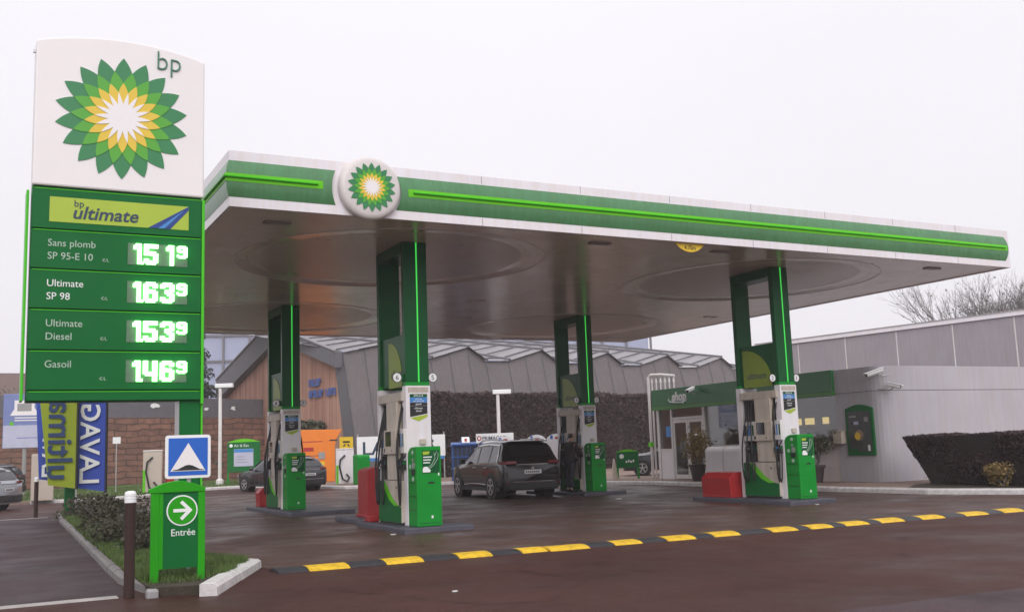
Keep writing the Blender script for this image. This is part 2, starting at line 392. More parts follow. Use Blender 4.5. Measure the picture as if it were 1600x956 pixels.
def arc(cx, cz, rr, a0, a1, n): return [(cx+rr*math.cos(math.radians(a0+(a1-a0)*k/n)), cz+rr*math.sin(math.radians(a0+(a1-a0)*k/n))) for k in range(n+1)]
def star(R, rv, off, n=18, bulge=.014, k=4):
    pts = []
    for i in range(n):
        t0 = math.radians(90 + 360*i/n + off)
        for sgn in (-1, 1):
            t1 = t0 + sgn*math.radians(180/n)
            tip = Vector((math.cos(t0), math.sin(t0)))*R; val = Vector((math.cos(t1), math.sin(t1)))*rv
            seg = []
            for q in range(k+1):
                a = q/k; p = val.lerp(tip, a) ; d = (tip-val); nn = Vector((-d.y, d.x)).normalized()*(-sgn)
                if nn.dot(Vector((math.cos(t1), math.sin(t1)))) < 0: nn = -nn
                seg.append(p + nn*bulge*R*4*a*(1-a))
            pts += seg if sgn == -1 else seg[::-1][1:]
        pts.pop()
    return [(p.x, p.y) for p in pts]
def emblem(parent, cx, y, cz, R, name='sunflower_emblem', step=.004):
    b = MB()
    for k, (a, v, o) in enumerate(((1, .77, 0), (.77, .578, 10), (.578, .42, 0), (.42, .22, 10))):
        b.prism([(cx+px*R, cz+pz*R) for px, pz in star(a, v, o)], 'y', y, y-step*(k+1), k)
    return b.build(name, ['emb_dark', 'emb_lime', 'emb_yellow', 'emb_white'], parent)
def leaves(pts, size, jitter=.4, aspect=.6, name='leaves', material='grass', parent=None, up=0.):
    pts = np.asarray(pts, float); n = len(pts)
    a = RNG.normal(size=(n, 3)); a[:, 2] += up; a /= np.linalg.norm(a, axis=1)[:, None]
    b = RNG.normal(size=(n, 3)); b -= a*(a*b).sum(1)[:, None]; b /= np.linalg.norm(b, axis=1)[:, None]
    s = size*(1+jitter*RNG.uniform(-1, 1, n))[:, None]
    v = np.stack([pts-a*s, pts+b*s*aspect, pts+a*s, pts-b*s*aspect], 1).reshape(-1, 3)
    me = bpy.data.meshes.new(name); me.vertices.add(4*n); me.vertices.foreach_set('co', v.ravel())
    me.loops.add(4*n); me.loops.foreach_set('vertex_index', np.arange(4*n)); me.polygons.add(n)
    me.polygons.foreach_set('loop_start', np.arange(0, 4*n, 4)); me.polygons.foreach_set('loop_total', np.full(n, 4)); me.update(calc_edges=True)
    me.materials.append(M[material]); o = bpy.data.objects.new(name, me); COL.objects.link(o)
    if parent: o.parent = parent
    return o
def sheet(name, poly, z, material, kind='structure'):
    o = MB().face([(x, y, z) for x, y in poly]).build(name, material); o['kind'] = kind; return o

# ------------------------------------------------------------------ setting: ground, road, kerbs
sheet('ground', [(-200, -40), (200, -40), (200, 300), (-200, 300)], 0, 'asphalt')
sheet('road_patch', [(2.0, -8), (40, -8), (40, 6.2), (8.45, 6.22), (6.4, 6.36), (5.2, 6.1), (3.0, 5.0)], .004, 'asphalt_blue')
sheet('forecourt', [(3.45, 13.1), (22, 12.1), (20.6, 15.5), (20.05, 17.1), (20.05, 20.2), (20.85, 26.5), (20.7, 31.5), (18.4, 40), (13.5, 41.2), (5, 41.5), (3.4, 30), (3.2, 14.2)], .004, 'forecourt')
sheet('footpath', [(-7, 11.86), (1.55, 11.86), (1.55, 13), (1.66, 15.9), (1.78, 20), (1.9, 24), (2.0, 28.4), (2.0, 31), (-7, 31.4)], .004, 'path')
b = MB(); b.box(-7, 1.42, 11.68, 11.86, -.05, .012); b.build('flush_kerb', 'kerb_grey', bevel=.01)['kind'] = 'structure'
b = MB(); b.box(-7, 1.9, 30.95, 31.1, -.05, .014); b.build('flush_kerb', 'kerb_grey')['kind'] = 'structure'
for (a, b_, c_, d_) in ((12.0, 14.6, 17.3, 17.36), (12.2, 19.5, 24.0, 24.06), (8.4, 13.2, 33.0, 33.08)):
    sheet('painted_line', [(a, c_), (b_, c_), (b_, d_), (a, d_)], .008, 'worn_line')
# raised ground beyond the kerbs
KP = [(2.0, 42.9), (5.0, 42.9), (6.2, 43.4), (9.8, 49.8), (11.7, 50.6), (13.1, 49.2), (13.55, 44), (13.95, 41.75), (15, 41.2), (18.6, 40.6), (20.3, 34), (20.85, 31.4), (21.2, 29.7), (20.9, 26.5), (20.1, 20.2), (20.1, 17.1), (20.9, 15.0), (21.2, 12), (21.2, -8)]
poly = KP + [(200, -8), (200, 260), (-200, 260), (-200, 52), (-12, 47)]
b = MB(); b.prism(poly, 'z', -.05, .112); struct(b.build('pavement', 'pavement'))
sheet('grass_verge', [(-60, 52.5), (-12, 47.8), (2.2, 43.2), (4.9, 43.2), (6.0, 43.7), (9.6, 50.2), (11.7, 51), (13.2, 52), (19, 56), (24, 66), (10, 69), (-60, 62)], .116, 'grass')
def kerb_run(pts, name, material, w=.16, h=.13, seg=1.0, out=1):
    """individual kerb stones as one run; each stone its own block with a joint"""
    b = MB()
    for (x0, y0), (x1, y1) in zip(pts[:-1], pts[1:]):
        L = math.hypot(x1-x0, y1-y0); n = max(1, round(L/seg)); dx, dy = (x1-x0)/L, (y1-y0)/L; nx, ny = -dy*out, dx*out
        for k in range(n):
            a0 = L*k/n+.006; a1 = L*(k+1)/n-.006; j = random.uniform(-.008, .008); hh = h+random.uniform(-.008, .006)
            p = [(x0+dx*a0-nx*j, y0+dy*a0-ny*j), (x0+dx*a1-nx*j, y0+dy*a1-ny*j)]
            i = len(b.v)
            for (px, py) in p:
                for (o_, z_) in ((-.03, -.05), (-.02, h*.72), (.02, hh), (w, hh), (w, -.05)):
                    b.v.append((px+nx*o_, py+ny*o_, z_))
            for q in range(5):
                q2 = (q+1) % 5; b.f.append((i+q, i+q2, i+5+q2, i+5+q)); b.m.append(0)
            b.f.append((i, i+1, i+2, i+3, i+4)); b.f.append((i+9, i+8, i+7, i+6, i+5)); b.m += [0, 0]
    return struct(b.build(name, material))
kerb_run(KP, 'pavement_kerb', 'kerb_white', seg=1.5)
# planted island between footpath and forecourt
ISL = [(1.72, 11.5), (2.28, 11.3), (3.22, 13.5), (3.05, 14.0), (2.85, 14.5), (3.05, 20), (3.3, 30), (2.9, 31.2), (2.25, 31.5), (2.1, 28.4), (1.98, 24), (1.85, 20), (1.75, 15.9), (1.68, 13.1)]
b = MB(); b.prism(ISL, 'z', -.05, .10); struct(b.build('planting_bed', 'soil'))
kerb_run([(1.78, 11.5), (1.60, 13.1), (1.67, 15.9), (1.79, 20), (1.91, 24), (2.02, 28.4), (2.2, 31.5)][::-1], 'bed_edging', 'bark', w=.1, h=.10, seg=.8, out=1)
kerb_run([(2.30, 11.12), (3.36, 13.55), (3.14, 13.98), (2.88, 14.55)], 'white_kerb', 'kerb_white', w=.16, h=.12, seg=1.1, out=1)
kerb_run([(2.88, 14.55), (3.12, 20), (3.36, 30.2)], 'bed_kerb', 'kerb_grey', w=.14, h=.12, seg=1.0, out=1)
struct(MB().box(1.66, 1.78, 11.40, 11.54, -.02, .09).build('bed_stone', 'grey_mid', bevel=.025))
# tan strip of dead turf on the bed
sheet('turf_strip', [(1.72, 12.55), (2.95, 12.9), (2.98, 13.25), (1.72, 12.85)], .106, 'pavement')
def in_poly(x, y, P):
    c = False
    for k in range(len(P)):
        (x0, y0), (x1, y1) = P[k-1], P[k]
        if (y0 > y) != (y1 > y) and x < (x1-x0)*(y-y0)/(y1-y0)+x0: c = not c
    return c
def blades(name, n, gen, h=.07, w=.006):
    v = []; f = []
    for _ in range(n):
        x, y, z = gen(); a = random.uniform(0, 2*PI); hh = h*random.uniform(.4, 1.4); lx, ly = random.gauss(0, .35)*hh, random.gauss(0, .35)*hh
        dx, dy = w*math.cos(a), w*math.sin(a); i = len(v)
        v += [(x-dx, y-dy, z), (x+dx, y+dy, z), (x+lx, y+ly, z+hh)]; f.append((i, i+1, i+2))
    me = bpy.data.meshes.new(name); me.from_pydata(v, [], f); me.materials.append(M['grass'])
    o = bpy.data.objects.new(name, me); COL.objects.link(o); return stuff(o)
def gen_front():
    while True:
        x, y = random.uniform(1.65, 3.2), random.uniform(11.7, 15.6)
        if in_poly(x, y, ISL) and not (12.5 < y-.2*(x-1.7) < 12.86 and random.random() < .93) and (y > 12.05 or random.random() < .1) and math.sin(3*x+1.3*y)+math.sin(5.1*y-2*x) > -1.1: return x, y, .095
blades('bed_grass', 30000, gen_front, .075, .007)
def gen_edge():
    while True:
        y = random.uniform(15, 31); x = random.uniform(1.65, 2.5)
        if in_poly(x, y, ISL): return x, y, .095
blades('edge_grass', 14000, gen_edge, .08, .009)
def gen_verge():
    while True:
        x, y = random.uniform(-8, 18), random.uniform(43, 60)
        if in_poly(x, y, [(-12, 47.8), (2.2, 43.2), (4.9, 43.2), (6.0, 43.7), (9.6, 50.2), (11.7, 51), (13.2, 52), (17, 56), (17, 60), (-12, 60)]): return x, y, .115
blades('verge_grass', 16000, gen_verge, .10, .02)

# ------------------------------------------------------------------ canopy
X0, X1, Y0, Y1, ZB, ZT = 3.39, 21.86, 15.57, 32.03, 5.28, 6.18
can = thing('station_canopy', 'wide flat canopy with white and green fascia over the fuel pumps', 'canopy', (0, 0, 0))
MB().box(X0+.08, X1-.08, Y0+.08, Y1-.08, 5.50, 6.10).build('roof', 'white_frame', can)
# fascia frames butt at the corners
MB().box(X0, X1, Y0, Y0+.06, ZB, ZT).build('fascia_frame', 'white_frame', can, bevel=.006)
MB().box(X0, X1, Y1-.06, Y1, ZB, ZT).build('fascia_frame', 'white_frame', can)
MB().box(X0, X0+.06, Y0+.06, Y1-.06, ZB, ZT).build('fascia_frame', 'white_frame', can)
MB().box(X1-.06, X1, Y0+.06, Y1-.06, ZB, ZT).build('fascia_frame', 'white_frame', can)
b = MB()
for k in range(1, 9):
    x = X0 + k*2.04+.3; b.box(x-.004, x+.004, Y0-.002, Y0+.004, 6.03, ZT-.003); b.box(x-.004, x+.004, Y0-.002, Y0+.004, ZB+.003, 5.42)
b.build('fascia_joints', 'dark_band', can)
ZG0, ZG1 = 5.434, 6.016
def bulge(z): q = (z-(ZG0+ZG1)/2)/((ZG1-ZG0)/2); return .055*(1-q*q)+.004
RC = (5.63, 5.725); RR = .60
def ring_x(z, sgn): return RC[0] + sgn*math.sqrt(RR*RR-(z-RC[1])**2)
def fascia_panel(left, right, side, name):
    b = MB(); nz_ = 16; i = 0
    for k in range(nz_+1):
        z = ZG0+(ZG1-ZG0)*k/nz_; o_ = bulge(z); xl, xr = left(z), right(z)
        for t in range(9):
            xx = xl+(xr-xl)*t/8
            b.v.append((xx, Y0-o_, z) if side == 'front' else (X0-o_, xx, z))
    for k in range(nz_):
        for t in range(8):
            i = k*9+t; b.f.append((i, i+1, i+10, i+9)); b.m.append(0)
    # closing back edges
    return b.build(name, 'fascia_green', can, smooth=True)
fascia_panel(lambda z: X0-bulge(z), lambda z: ring_x(z, -1), 'front', 'green_panel')
qz = lambda z: (z-5.725)/.291
fascia_panel(lambda z: ring_x(z, 1), lambda z: 21.69+.07*(1-qz(z)**2), 'front', 'green_panel')
fascia_panel(lambda z: Y0-bulge(z), lambda z: Y1-.1, 'left', 'green_panel')
def lime_band(a, b_, side, name):
    m_ = MB(); n = 6
    for k in range(n+1):
        z = 5.668+(.133)*k/n; o_ = bulge(z)+.006
        for t in (a, b_): m_.v.append((t if t != 'c' else X0-o_, Y0-o_, z) if side == 'front' else (X0-o_, t if t != 'c' else Y0-o_, z))
    for k in range(n): m_.f.append((2*k, 2*k+1, 2*k+3, 2*k+2)); m_.m.append(0)
    m_.build(name, 'lime', can, smooth=True)
    bar = MB(); o_ = .085
    e0 = (X0-o_, Y0-o_, 5.742)
    p = [e0 if a == 'c' else ((a+.09, Y0-o_, 5.742) if side == 'front' else (X0-o_, a, 5.742)), ((b_-.09, Y0-o_, 5.742) if side == 'front' else (X0-o_, b_, 5.742))]
    bar.tube(p, .02, 8); bar.build('lime_bar', 'lime_edge', can)
lime_band('c', 4.88, 'front', 'lime_strip'); lime_band(6.36, 21.72, 'front', 'lime_strip'); lime_band('c', Y1-.1, 'left', 'lime_strip')
# round emblem boss on the fascia
rb = MB(); rb.lathe([(.525, -.005), (.535, .05), (.53, .10), (.50, .135), (.45, .15), (.30, .157), (.001, .16)], (5.668, Y0, 5.746), 48, axis='y')
ro = rb.build('roundel', 'roundel_white', can, smooth=True); emblem(ro, 5.675, Y0-.1602, 5.75, .415, step=.0045)
# soffit with four round recesses
CX = (7.5, 16.9); CY = (19.25, 28.3); CR = 3.12
b = MB(); xs = [X0+.06, 12.2, X1-.06]; ys = [Y0+.06, 23.8, Y1-.06]
for i_ in range(2):
    for j_ in range(2):
        xa, xb, ya, yb = xs[i_], xs[i_+1], ys[j_], ys[j_+1]; cx, cy = CX[i_], CY[j_]
        angs = sorted(set([2*PI*k/72 for k in range(72)] + [math.atan2(y-cy, x-cx) % (2*PI) for x in (xa, xb) for y in (ya, yb)]))
        n = len(angs); base = len(b.v)
        for a in angs:
            dx, dy = math.cos(a), math.sin(a)
            tx = ((xb if dx > 0 else xa)-cx)/dx if abs(dx) > 1e-9 else 1e9; ty = ((yb if dy > 0 else ya)-cy)/dy if abs(dy) > 1e-9 else 1e9
            t_ = min(tx, ty)
            b.v += [(cx+dx*t_, cy+dy*t_, ZB+.02), (cx+dx*CR, cy+dy*CR, ZB+.02), (cx+dx*(CR-.10), cy+dy*(CR-.10), ZB+.032), (cx+dx*(CR-.26), cy+dy*(CR-.26), ZB+.052), (cx+dx*(CR-.46), cy+dy*(CR-.46), ZB+.06)]
        for k in range(n):
            k2 = (k+1) % n
            for q in range(4): b.f.append((base+k*5+q, base+k2*5+q, base+k2*5+q+1, base+k*5+q+1)); b.m.append(0)
        b.f.append(tuple(base+k*5+4 for k in range(n))); b.m.append(1)
so = b.build('soffit', ['soffit', 'soffit_disc'], can)
for cx in CX:
    for cy in CY:
        q = MB(); q.tube([(cx+(CR+.01)*math.cos(2*PI*k/96), cy+(CR+.01)*math.sin(2*PI*k/96), ZB+.019) for k in range(97)], .008, 6, cap=False); q.build('recess_rim', 'white_frame', so, smooth=True)
for (x, y, mm) in ((4.39, 16.5, 'grey_panel'), (10.63, 16.25, 'grey_panel'), (13.57, 16.2, 'grey_panel'), (20.0, 16.3, 'grey_panel'), (20.38, 25.04, 'white_paint'), (12.7, 26.9, 'white_paint'), (12.2, 31.0, 'white_paint'), (11.6, 23.7, 'white_paint'), (20.6, 30.9, 'white_paint'), (4.2, 24.0, 'dark_recess')):
    MB().box(x-.22, x+.22, y-.09, y+.09, ZB-.005, ZB+.018).build('soffit_light', mm, can)

# hanging clearance plate
hsn = thing('clearance_sign', 'small yellow half round clearance plate hanging under the front canopy edge', 'sign', (12.35, Y0+.10, 5.11))
pts = [(-.29, .165)] + arc(0, .46, .46, 219, 321, 16) + [(.29, .165)]
MB().prism([(x, max(z, 0)) for x, z in pts], 'y', -.01, .01).build('plate', 'yellow', hsn)
MB().box(-.20, .20, -.012, .008, .167, .215).build('header_strip', 'white_plain', hsn)
text(hsn, 'header_text', 'HAUTEUR MAXIMUM', .036, 0, -.013, .178, 'black', align='CENTER')
text(hsn, 'height_text', '4.70m', .125, 0, -.012, .045, 'black', align='CENTER', wx=.9)

# ------------------------------------------------------------------ portal pillars
def disc(parent, x, y, z, num, rr=.088):
    d = MB(); d.lathe([(rr, -.012), (rr, .012)], (x, y, z), 24, axis='y'); o = d.build('number_disc', 'black', parent)
    d = MB(); d.lathe([(rr-.008, .0121), (rr-.008, .017)], (x, y, z), 24, axis='y'); d.build('disc_face', 'white_plain', o)
    if num: text(o, 'number', num, .13, x, y-.018, z-.045, 'black', align='CENTER')
def pillar(cx, cy, nl, nr, label, qy0=.5):
    t = thing('canopy_pillar', label, 'pillar', (cx, cy, 0), 0, 'green portal pillars carrying the canopy')
    for sg, nm in ((-1, 'front_post'), (1, 'rear_post')):
        ya, yb = sorted((sg*.73, sg*.595))
        o = MB().box(-.235, .235 if sg == -1 else .205, ya, yb, 2.70, 5.338).build(nm, 'pillar_green', t, bevel=.012)
        MB().box(-.236, .236, ya-.001, yb+.001, 2.632, 2.699).build('lime_foot', 'box_green', o)
        w = MB().box(-.245, .245, ya-.02, yb+.03, .10, 2.63).build('white_casing', 'white_frame', t, bevel=.01)
        if sg == -1:
            MB().box(.012, .036, ya-.012, ya-.001, 2.70, 5.33).build('led_strip', 'led', o)
            yf = ya-.02
            MB().box(-.20, .20, yf-.006, yf-.001, 2.505, 2.60).build('header_plate', 'beige', w)
            s_ = MB(); s_.box(-.17, .175, yf-.005, yf-.001, 2.415, 2.475, 0); s_.box(-.17, .175, yf-.005, yf-.001, 2.32, 2.412, 1)
            s_.box(-.17, .175, yf-.005, yf-.001, 2.262, 2.316, 2); s_.prism([(-.17, 2.258), (.175, 2.258), (.175, 2.115), (-.17, 2.055)], 'y', yf-.005, yf-.001, 2)
            s_.prism([(-.17, 2.04), (.175, 2.10), (.175, 2.055), (0, 1.975)][::1], 'y', yf-.005, yf-.001, 3)
            so_ = s_.build('grade_sticker', ['pillar_green', 'blue_light', 'black', 'lime_sign'], w)
            text(so_, 'grade_text', 'SP95-E10', .05, 0, yf-.006, 2.425, 'text_white', align='CENTER')
            text(so_, 'grade_text', 'ultimate', .042, 0, yf-.006, 2.37, 'text_white', align='CENTER')
            text(so_, 'grade_text', 'sans plomb 98', .038, 0, yf-.006, 2.333, 'text_white', align='CENTER')
            text(so_, 'grade_text', 'gasoil', .05, 0, yf-.006, 2.276, 'text_white', align='CENTER')
            text(so_, 'grade_text', 'ultimate', .05, 0, yf-.006, 2.20, 'text_white', align='CENTER')
            text(so_, 'grade_text', 'diesel', .05, 0, yf-.006, 2.15, 'text_white', align='CENTER')
            MB().box(.0, .12, yf-.05, yf-.001, 1.55, 1.65).build('switch_box', 'cream', w, bevel=.008)
    MB().box(-.234, .234, -.594, .594, 5.12, 5.337).build('lintel', 'pillar_green', t)
    p = MB().box(-.19, .19, -.594, .594, 2.66, 3.60).build('cross_panel', 'pillar_green', t)
    q = MB()
    poly = [(qy0, 2.63), (qy0, 3.50)] + [(qy0-.06-(qy0+.40)*math.sin(math.radians(a)), 2.70+.80*math.cos(math.radians(a))) for a in range(6, 91, 7)] + [(-.46, 2.63)]
    q.prism(poly, 'x', -.198, -.191); lo = q.build('lime_leaf', 'lime_board', p)
    text(lo, 'leaf_text', 'ultimate', .22, -.1985, qy0-.12, 2.82, 'navy', face='left', shear=.2, wx=.92)
    # number arms and discs
    MB().box(-.42, -.236, -.66, -.64, 2.72, 2.85).build('disc_arm', 'pillar_green', t)
    MB().box(.236, .34, -.66, -.64, 2.72, 2.85).build('disc_arm', 'pillar_green', t)
    disc(t, -.385, -.675, 2.785, nl); disc(t, .325, -.675, 2.785, nr)
    return t
PX = (7.26, 16.29); PY = (18.19, 26.68)
pillar(PX[0], PY[0], '6', '5', 'green portal pillar with white discs 6 and 5 nearest the price totem', .22)
pillar(PX[1], PY[0], '2', '1', 'green portal pillar with white disc 2 standing before the shop', .5)
pillar(PX[0], PY[1], '8', '7', 'green portal pillar at the back beside the orange kiosk', .3)
pillar(PX[1], PY[1], '4', '3', 'green portal pillar at the back beside the dark parked car being fuelled', .4)

# ------------------------------------------------------------------ pumps
def pump(cx, cy, label, zi=.10):
    t = thing('fuel_pump', label, 'fuel pump', (cx, cy, zi), 0, 'fuel pumps between the pillar posts')
    MB().box(-.20, .20, -.545, .545, .0, 2.24).build('core', 'dark_recess', t)
    MB().box(-.30, .30, -.56, .56, -.002, .05).build('plinth', 'rubber', t)
    for s in (-1, 1):
        X = lambda a, b_: tuple(sorted((s*a, s*b_)))
        Y = lambda a, b_: tuple(sorted((-s*a, -s*b_)))     # both sides read the same way when faced
        Yp = lambda v: -s*v
        MB().box(*X(.201, .30), *Y(-.66, .58), 2.25, 2.42).build('header_bar', 'beige', t, bevel=.015)
        h = MB().box(*X(.2, .33), *Y(-.47, .05), .82, 2.249).build('centre_column', 'beige', t, bevel=.01)
        d = MB().box(*X(.331, .385), *Y(-.54, .07), 1.29, 1.73).build('display_box', 'beige', h, bevel=.012)
        MB().box(*X(.386, .392), *Y(-.31, -.04), 1.44, 1.71).build('screen', 'car_glass', d)
        MB().box(*X(.386, .391), *Y(.0, .05), 1.33, 1.40).build('card_slot', 'black', d)
        MB().box(*X(.386, .389), *Y(-.36, -.33), 1.34, 1.37).build('button', 'dark_recess', d)
        for (a, b_) in ((-.74, -.50), (.09, .52)):
            pn = MB().box(*X(.2, .30), *Y(a, b_), 1.30, 1.74).build('nozzle_panel', 'white_paint', t, bevel=.008)
            w = (b_-a)/3
            for k, mm in enumerate(('pillar_green', 'blue_light', 'black')):
                MB().box(*X(.3005, .305), *Y(a+.02+k*w, a+k*w+w-.02), 1.42, 1.66).build('grade_label', mm, pn)
            for k in range(2 if a < 0 else 3):
                yy = Yp(a+.06+k*.13); nzl = MB()
                nzl.box(s*.28-.03, s*.28+.03, yy-.03, yy+.03, 1.0, 1.17); nzl.tube([(s*.29, yy, 1.05), (s*.33, yy, 1.17), (s*.24, yy, 1.27)], .018, 6)
                nzl.tube([(s*.30, yy, 1.02), (s*.35, yy, 1.08), (s*.34, yy, 1.16)], .012, 5)
                no = nzl.build('nozzle', 'rubber', t)
                MB().box(s*.285-.032, s*.285+.032, yy-.032, yy+.032, 1.10, 1.15).build('nozzle_boot', ('box_green_dark', 'blue_light', 'grey_mid')[k], no)
        for yy, b0 in ((-.64, .37), (-.56, .33), (.20, .36), (.34, .37), (.46, .35)):
            y_ = Yp(yy); k = .15 if yy < 0 else -.05
            hs_ = MB(); P = []
            for q in range(25):
                a = q/24
                z = 2.2 - a*1.95 if a < .78 else .68-.52*math.sin((a-.78)/.22*PI)*.9 + (a-.78)/.22*.35
                x_ = .22 + (b0-.18)*math.sin(min(1, a*1.6)*PI*.55)
                P.append((s*x_, y_ + .06*math.sin(a*5+yy*9) - Yp(.16)*max(0, (a-.78)/.22), z))
            hs_.tube(P, .017, 6); hs_.build('hose', 'rubber', t, smooth=True)
        lp = MB().box(*X(.2, .315), *Y(-.59, .56), .05, .81).build('lower_panel', 'beige', t, bevel=.008)
        g = MB(); poly = [(-.59, .055), (-.59, .33), (-.48, .35), (-.30, .41), (-.10, .53), (.10, .70), (.24, .80), (.56, .80), (.56, .055)]
        g.prism([(Yp(a), z) for a, z in poly], 'x', s*.3152, s*.320); go = g.build('green_wave', 'bp_green', lp)
        g = MB(); up = [(-.48, .352), (-.30, .412), (-.10, .532), (.10, .702), (.235, .80)]
        g.prism([(Yp(a), z) for a, z in up+[(.33, .80), (.20, .62), (.0, .45), (-.25, .35)]], 'x', s*.3202, s*.323); g.build('lime_wave', 'lime', go)
        MB().box(*X(.3152, .319), *Y(-.38, -.34), .66, .70).build('lock', 'black', lp)
    return t
pump(PX[0], PY[0], 'beige and green fuel pump between the posts numbered 6 and 5')
pump(PX[1], PY[0], 'beige and green fuel pump with long black hoses facing the forecourt before the shop')
pump(PX[0], PY[1], 'beige and green fuel pump at the back near the orange kiosk')
pump(PX[1], PY[1], 'beige and green fuel pump at the back where a person is filling a car')

def service_box(cx, cy, label, zi=.10):
    t = thing('service_box', label, 'forecourt service box', (cx, cy, zi), 0, 'green service boxes in front of the pillars')
    prof = [(-1.17, 0), (-1.17, 1.39), (-1.15, 1.405), (-.97, 1.40)] + [(-.97+.21*math.sin(math.radians(a)), 1.24+.16*math.cos(math.radians(a))) for a in range(10, 91, 10)] + [(-.755, 0)]
    bo = MB().prism(prof, 'x', -.24, .24).build('body', 'box_green', t, bevel=.012)
    yf = -1.17
    MB().box(-.20, .20, yf-.008, yf-.001, .055, .062).build('kick_line', 'black', bo)
    ps = MB().box(-.125, .205, yf-.006, yf-.001, .93, 1.335).build('poster', 'pillar_green', bo)
    MB().prism([(-.11, 1.255), (.0, 1.265), (.02, 1.315), (-.12, 1.315)], 'y', yf-.010, yf-.0065).build('lime_tag', 'lime_sign', ps)
    for k in range(3): MB().box(-.11, .06-.02*k, yf-.009, yf-.0065, 1.205-.05*k, 1.225-.05*k).build('poster_line', 'text_white', ps)
    car = MB(); car.prism([(-.12, .945), (.02, .945), (.03, .985), (.0, 1.0), (-.03, 1.045), (-.10, 1.045), (-.125, 1.0)], 'y', yf-.010, yf-.0065); car.build('poster_picture', 'white_plain', ps)
    hd = MB()
    hd.tube([(-.02, yf-.01, 1.02), (.07, yf-.01, 1.10), (.12, yf-.01, 1.19), (.10, yf-.01, 1.29)], .005, 5); hd.tube([(.0, yf-.01, 1.0), (.10, yf-.01, 1.08), (.17, yf-.01, 1.18), (.185, yf-.01, 1.27), (.15, yf-.01, 1.31), (.12, yf-.01, 1.24)], .005, 5)
    hd.build('poster_drawing', 'text_grey', ps)
    MB().prism([(.04+.07*math.cos(math.radians(a)), .745+.035*math.sin(math.radians(a))) for a in range(0, 181, 15)], 'y', yf-.006, yf-.001).build('bin_slot', 'black', bo)
    MB().box(.175, .198, yf-.005, yf-.001, .88, .96).build('small_label', 'white_plain', bo)
    MB().box(.03, .065, yf-.006, yf-.001, .135, .185).build('lock_plate', 'white_plain', bo)
    for s in (-1, 1):
        a, c = sorted((s*.2405, s*.246))
        for z in (.28, .52, .76): MB().box(a, c, -1.14, -.80, z, z+.010).build('drawer_line', 'black', bo)
        for (y, z, rr, mm) in ((-1.0, 1.30, .035, 'text_grey'), (-.88, 1.05, .04, 'text_grey'), (-1.03, 1.07, .06, 'grey_mid'), (-1.0, 1.17, .03, 'grey_mid'), (-1.0, .83, .04, 'text_grey')):
            q = MB(); q.lathe([(rr, .0), (rr, s*.008)], (s*.2405, y, z), 14, axis='x'); q.build('dial', mm, bo)
        q = MB(); q.prism([(-1.11, 1.0), (-.92, 1.0), (-.95, .90), (-1.08, .90)], 'x', s*.2402, s*.25); q.build('tray', 'black', bo)
    return t
service_box(PX[0], PY[0], 'green service box with poster below the pillar numbered 6 and 5', .105)
service_box(PX[1], PY[0], 'green service box with poster in front of the pump before the shop', .105)
service_box(PX[0], PY[1], 'green service box at the back near the orange kiosk', .105)
service_box(PX[1], PY[1], 'green service box at the back to the right of the dark parked car', .105)

# pump islands
def island(parts, label, material='island_grey', h=.10):
    o = MB()
    xs = [p[0] for p in parts]+[p[1] for p in parts]; ys = [p[2] for p in parts]+[p[3] for p in parts]
    cx, cy = (min(xs)+max(xs))/2, (min(ys)+max(ys))/2
    for (a, b_, c, d) in parts: o.box(a-cx, b_-cx, c-cy, d-cy, -.02, h)
    ob = o.build('pump_island', material, None, (cx, cy, 0), bevel=.02); return tag(ob, label, 'kerb island', 'raised islands under the fuel pumps')
island([(6.72, 8.05, 16.87, 17.45), (6.78, 7.76, 17.452, 19.6), (7.05, 8.3, 19.602, 21.8)], 'blue grey concrete island under the pump nearest the price totem')
island([(15.42, 16.75, 16.68, 17.45), (15.62, 16.9, 17.452, 20.3)], 'dark concrete island under the pump before the shop')
island([(6.75, 8.35, 24.2, 28.7)], 'low concrete island under the back pump near the orange kiosk')
island([(15.55, 17.0, 25.2, 28.7)], 'dark concrete island under the back pump beside the parked car')

# red bins
def red_bin(x, y, z, w, d, h, cut, label, rise=.1):
    t = thing('red_bin', label, 'bin', (x, y, z), 0, 'red bins on the pump islands')
    if cut == 'curve': prof = [(-w/2, 0), (w/2, 0), (w/2, h)] + [(w/2-w*math.sin(math.radians(a)), h-rise*(1-math.cos(math.radians(a)))) for a in range(10, 91, 10)]
    else: prof = [(-w/2+.03, 0), (w/2-.02, 0), (w/2, h-.02), (w/2-.02, h), (-w/2+.28*w, h), (-w/2-.01, h-.14), (-w/2, h-.18)]
    MB().prism(prof, 'y', -d/2, d/2).build('body', 'red', t, bevel=.02)
    MB().box(-w/2-.04 if cut == 'curve' else -w/2+.02, w/2+.02, -d/2-.02, d/2+.02, -.004, .05).build('foot', 'red', t, bevel=.01)
    return t
red_bin(7.68, 20.9, .104, .62, .6, 1.05, 'curve', 'tall red bin with a curved top behind the pump numbered 6')
tag(MB().box(-.2, .2, -.16, .16, 0, .11).build('red_tray', 'red', None, (7.1, 19.3, .104), bevel=.01), 'low red tray at the foot of the tall red bin', 'tray')
red_bin(16.05, 19.55, .104, .62, 1.05, .58, 'flat', 'wide red bin with a sloped lid beside the pump before the shop')
red_bin(7.15, 28.3, .104, .4, .4, .50, 'flat', 'small red bucket bin at the back pump near the orange kiosk')

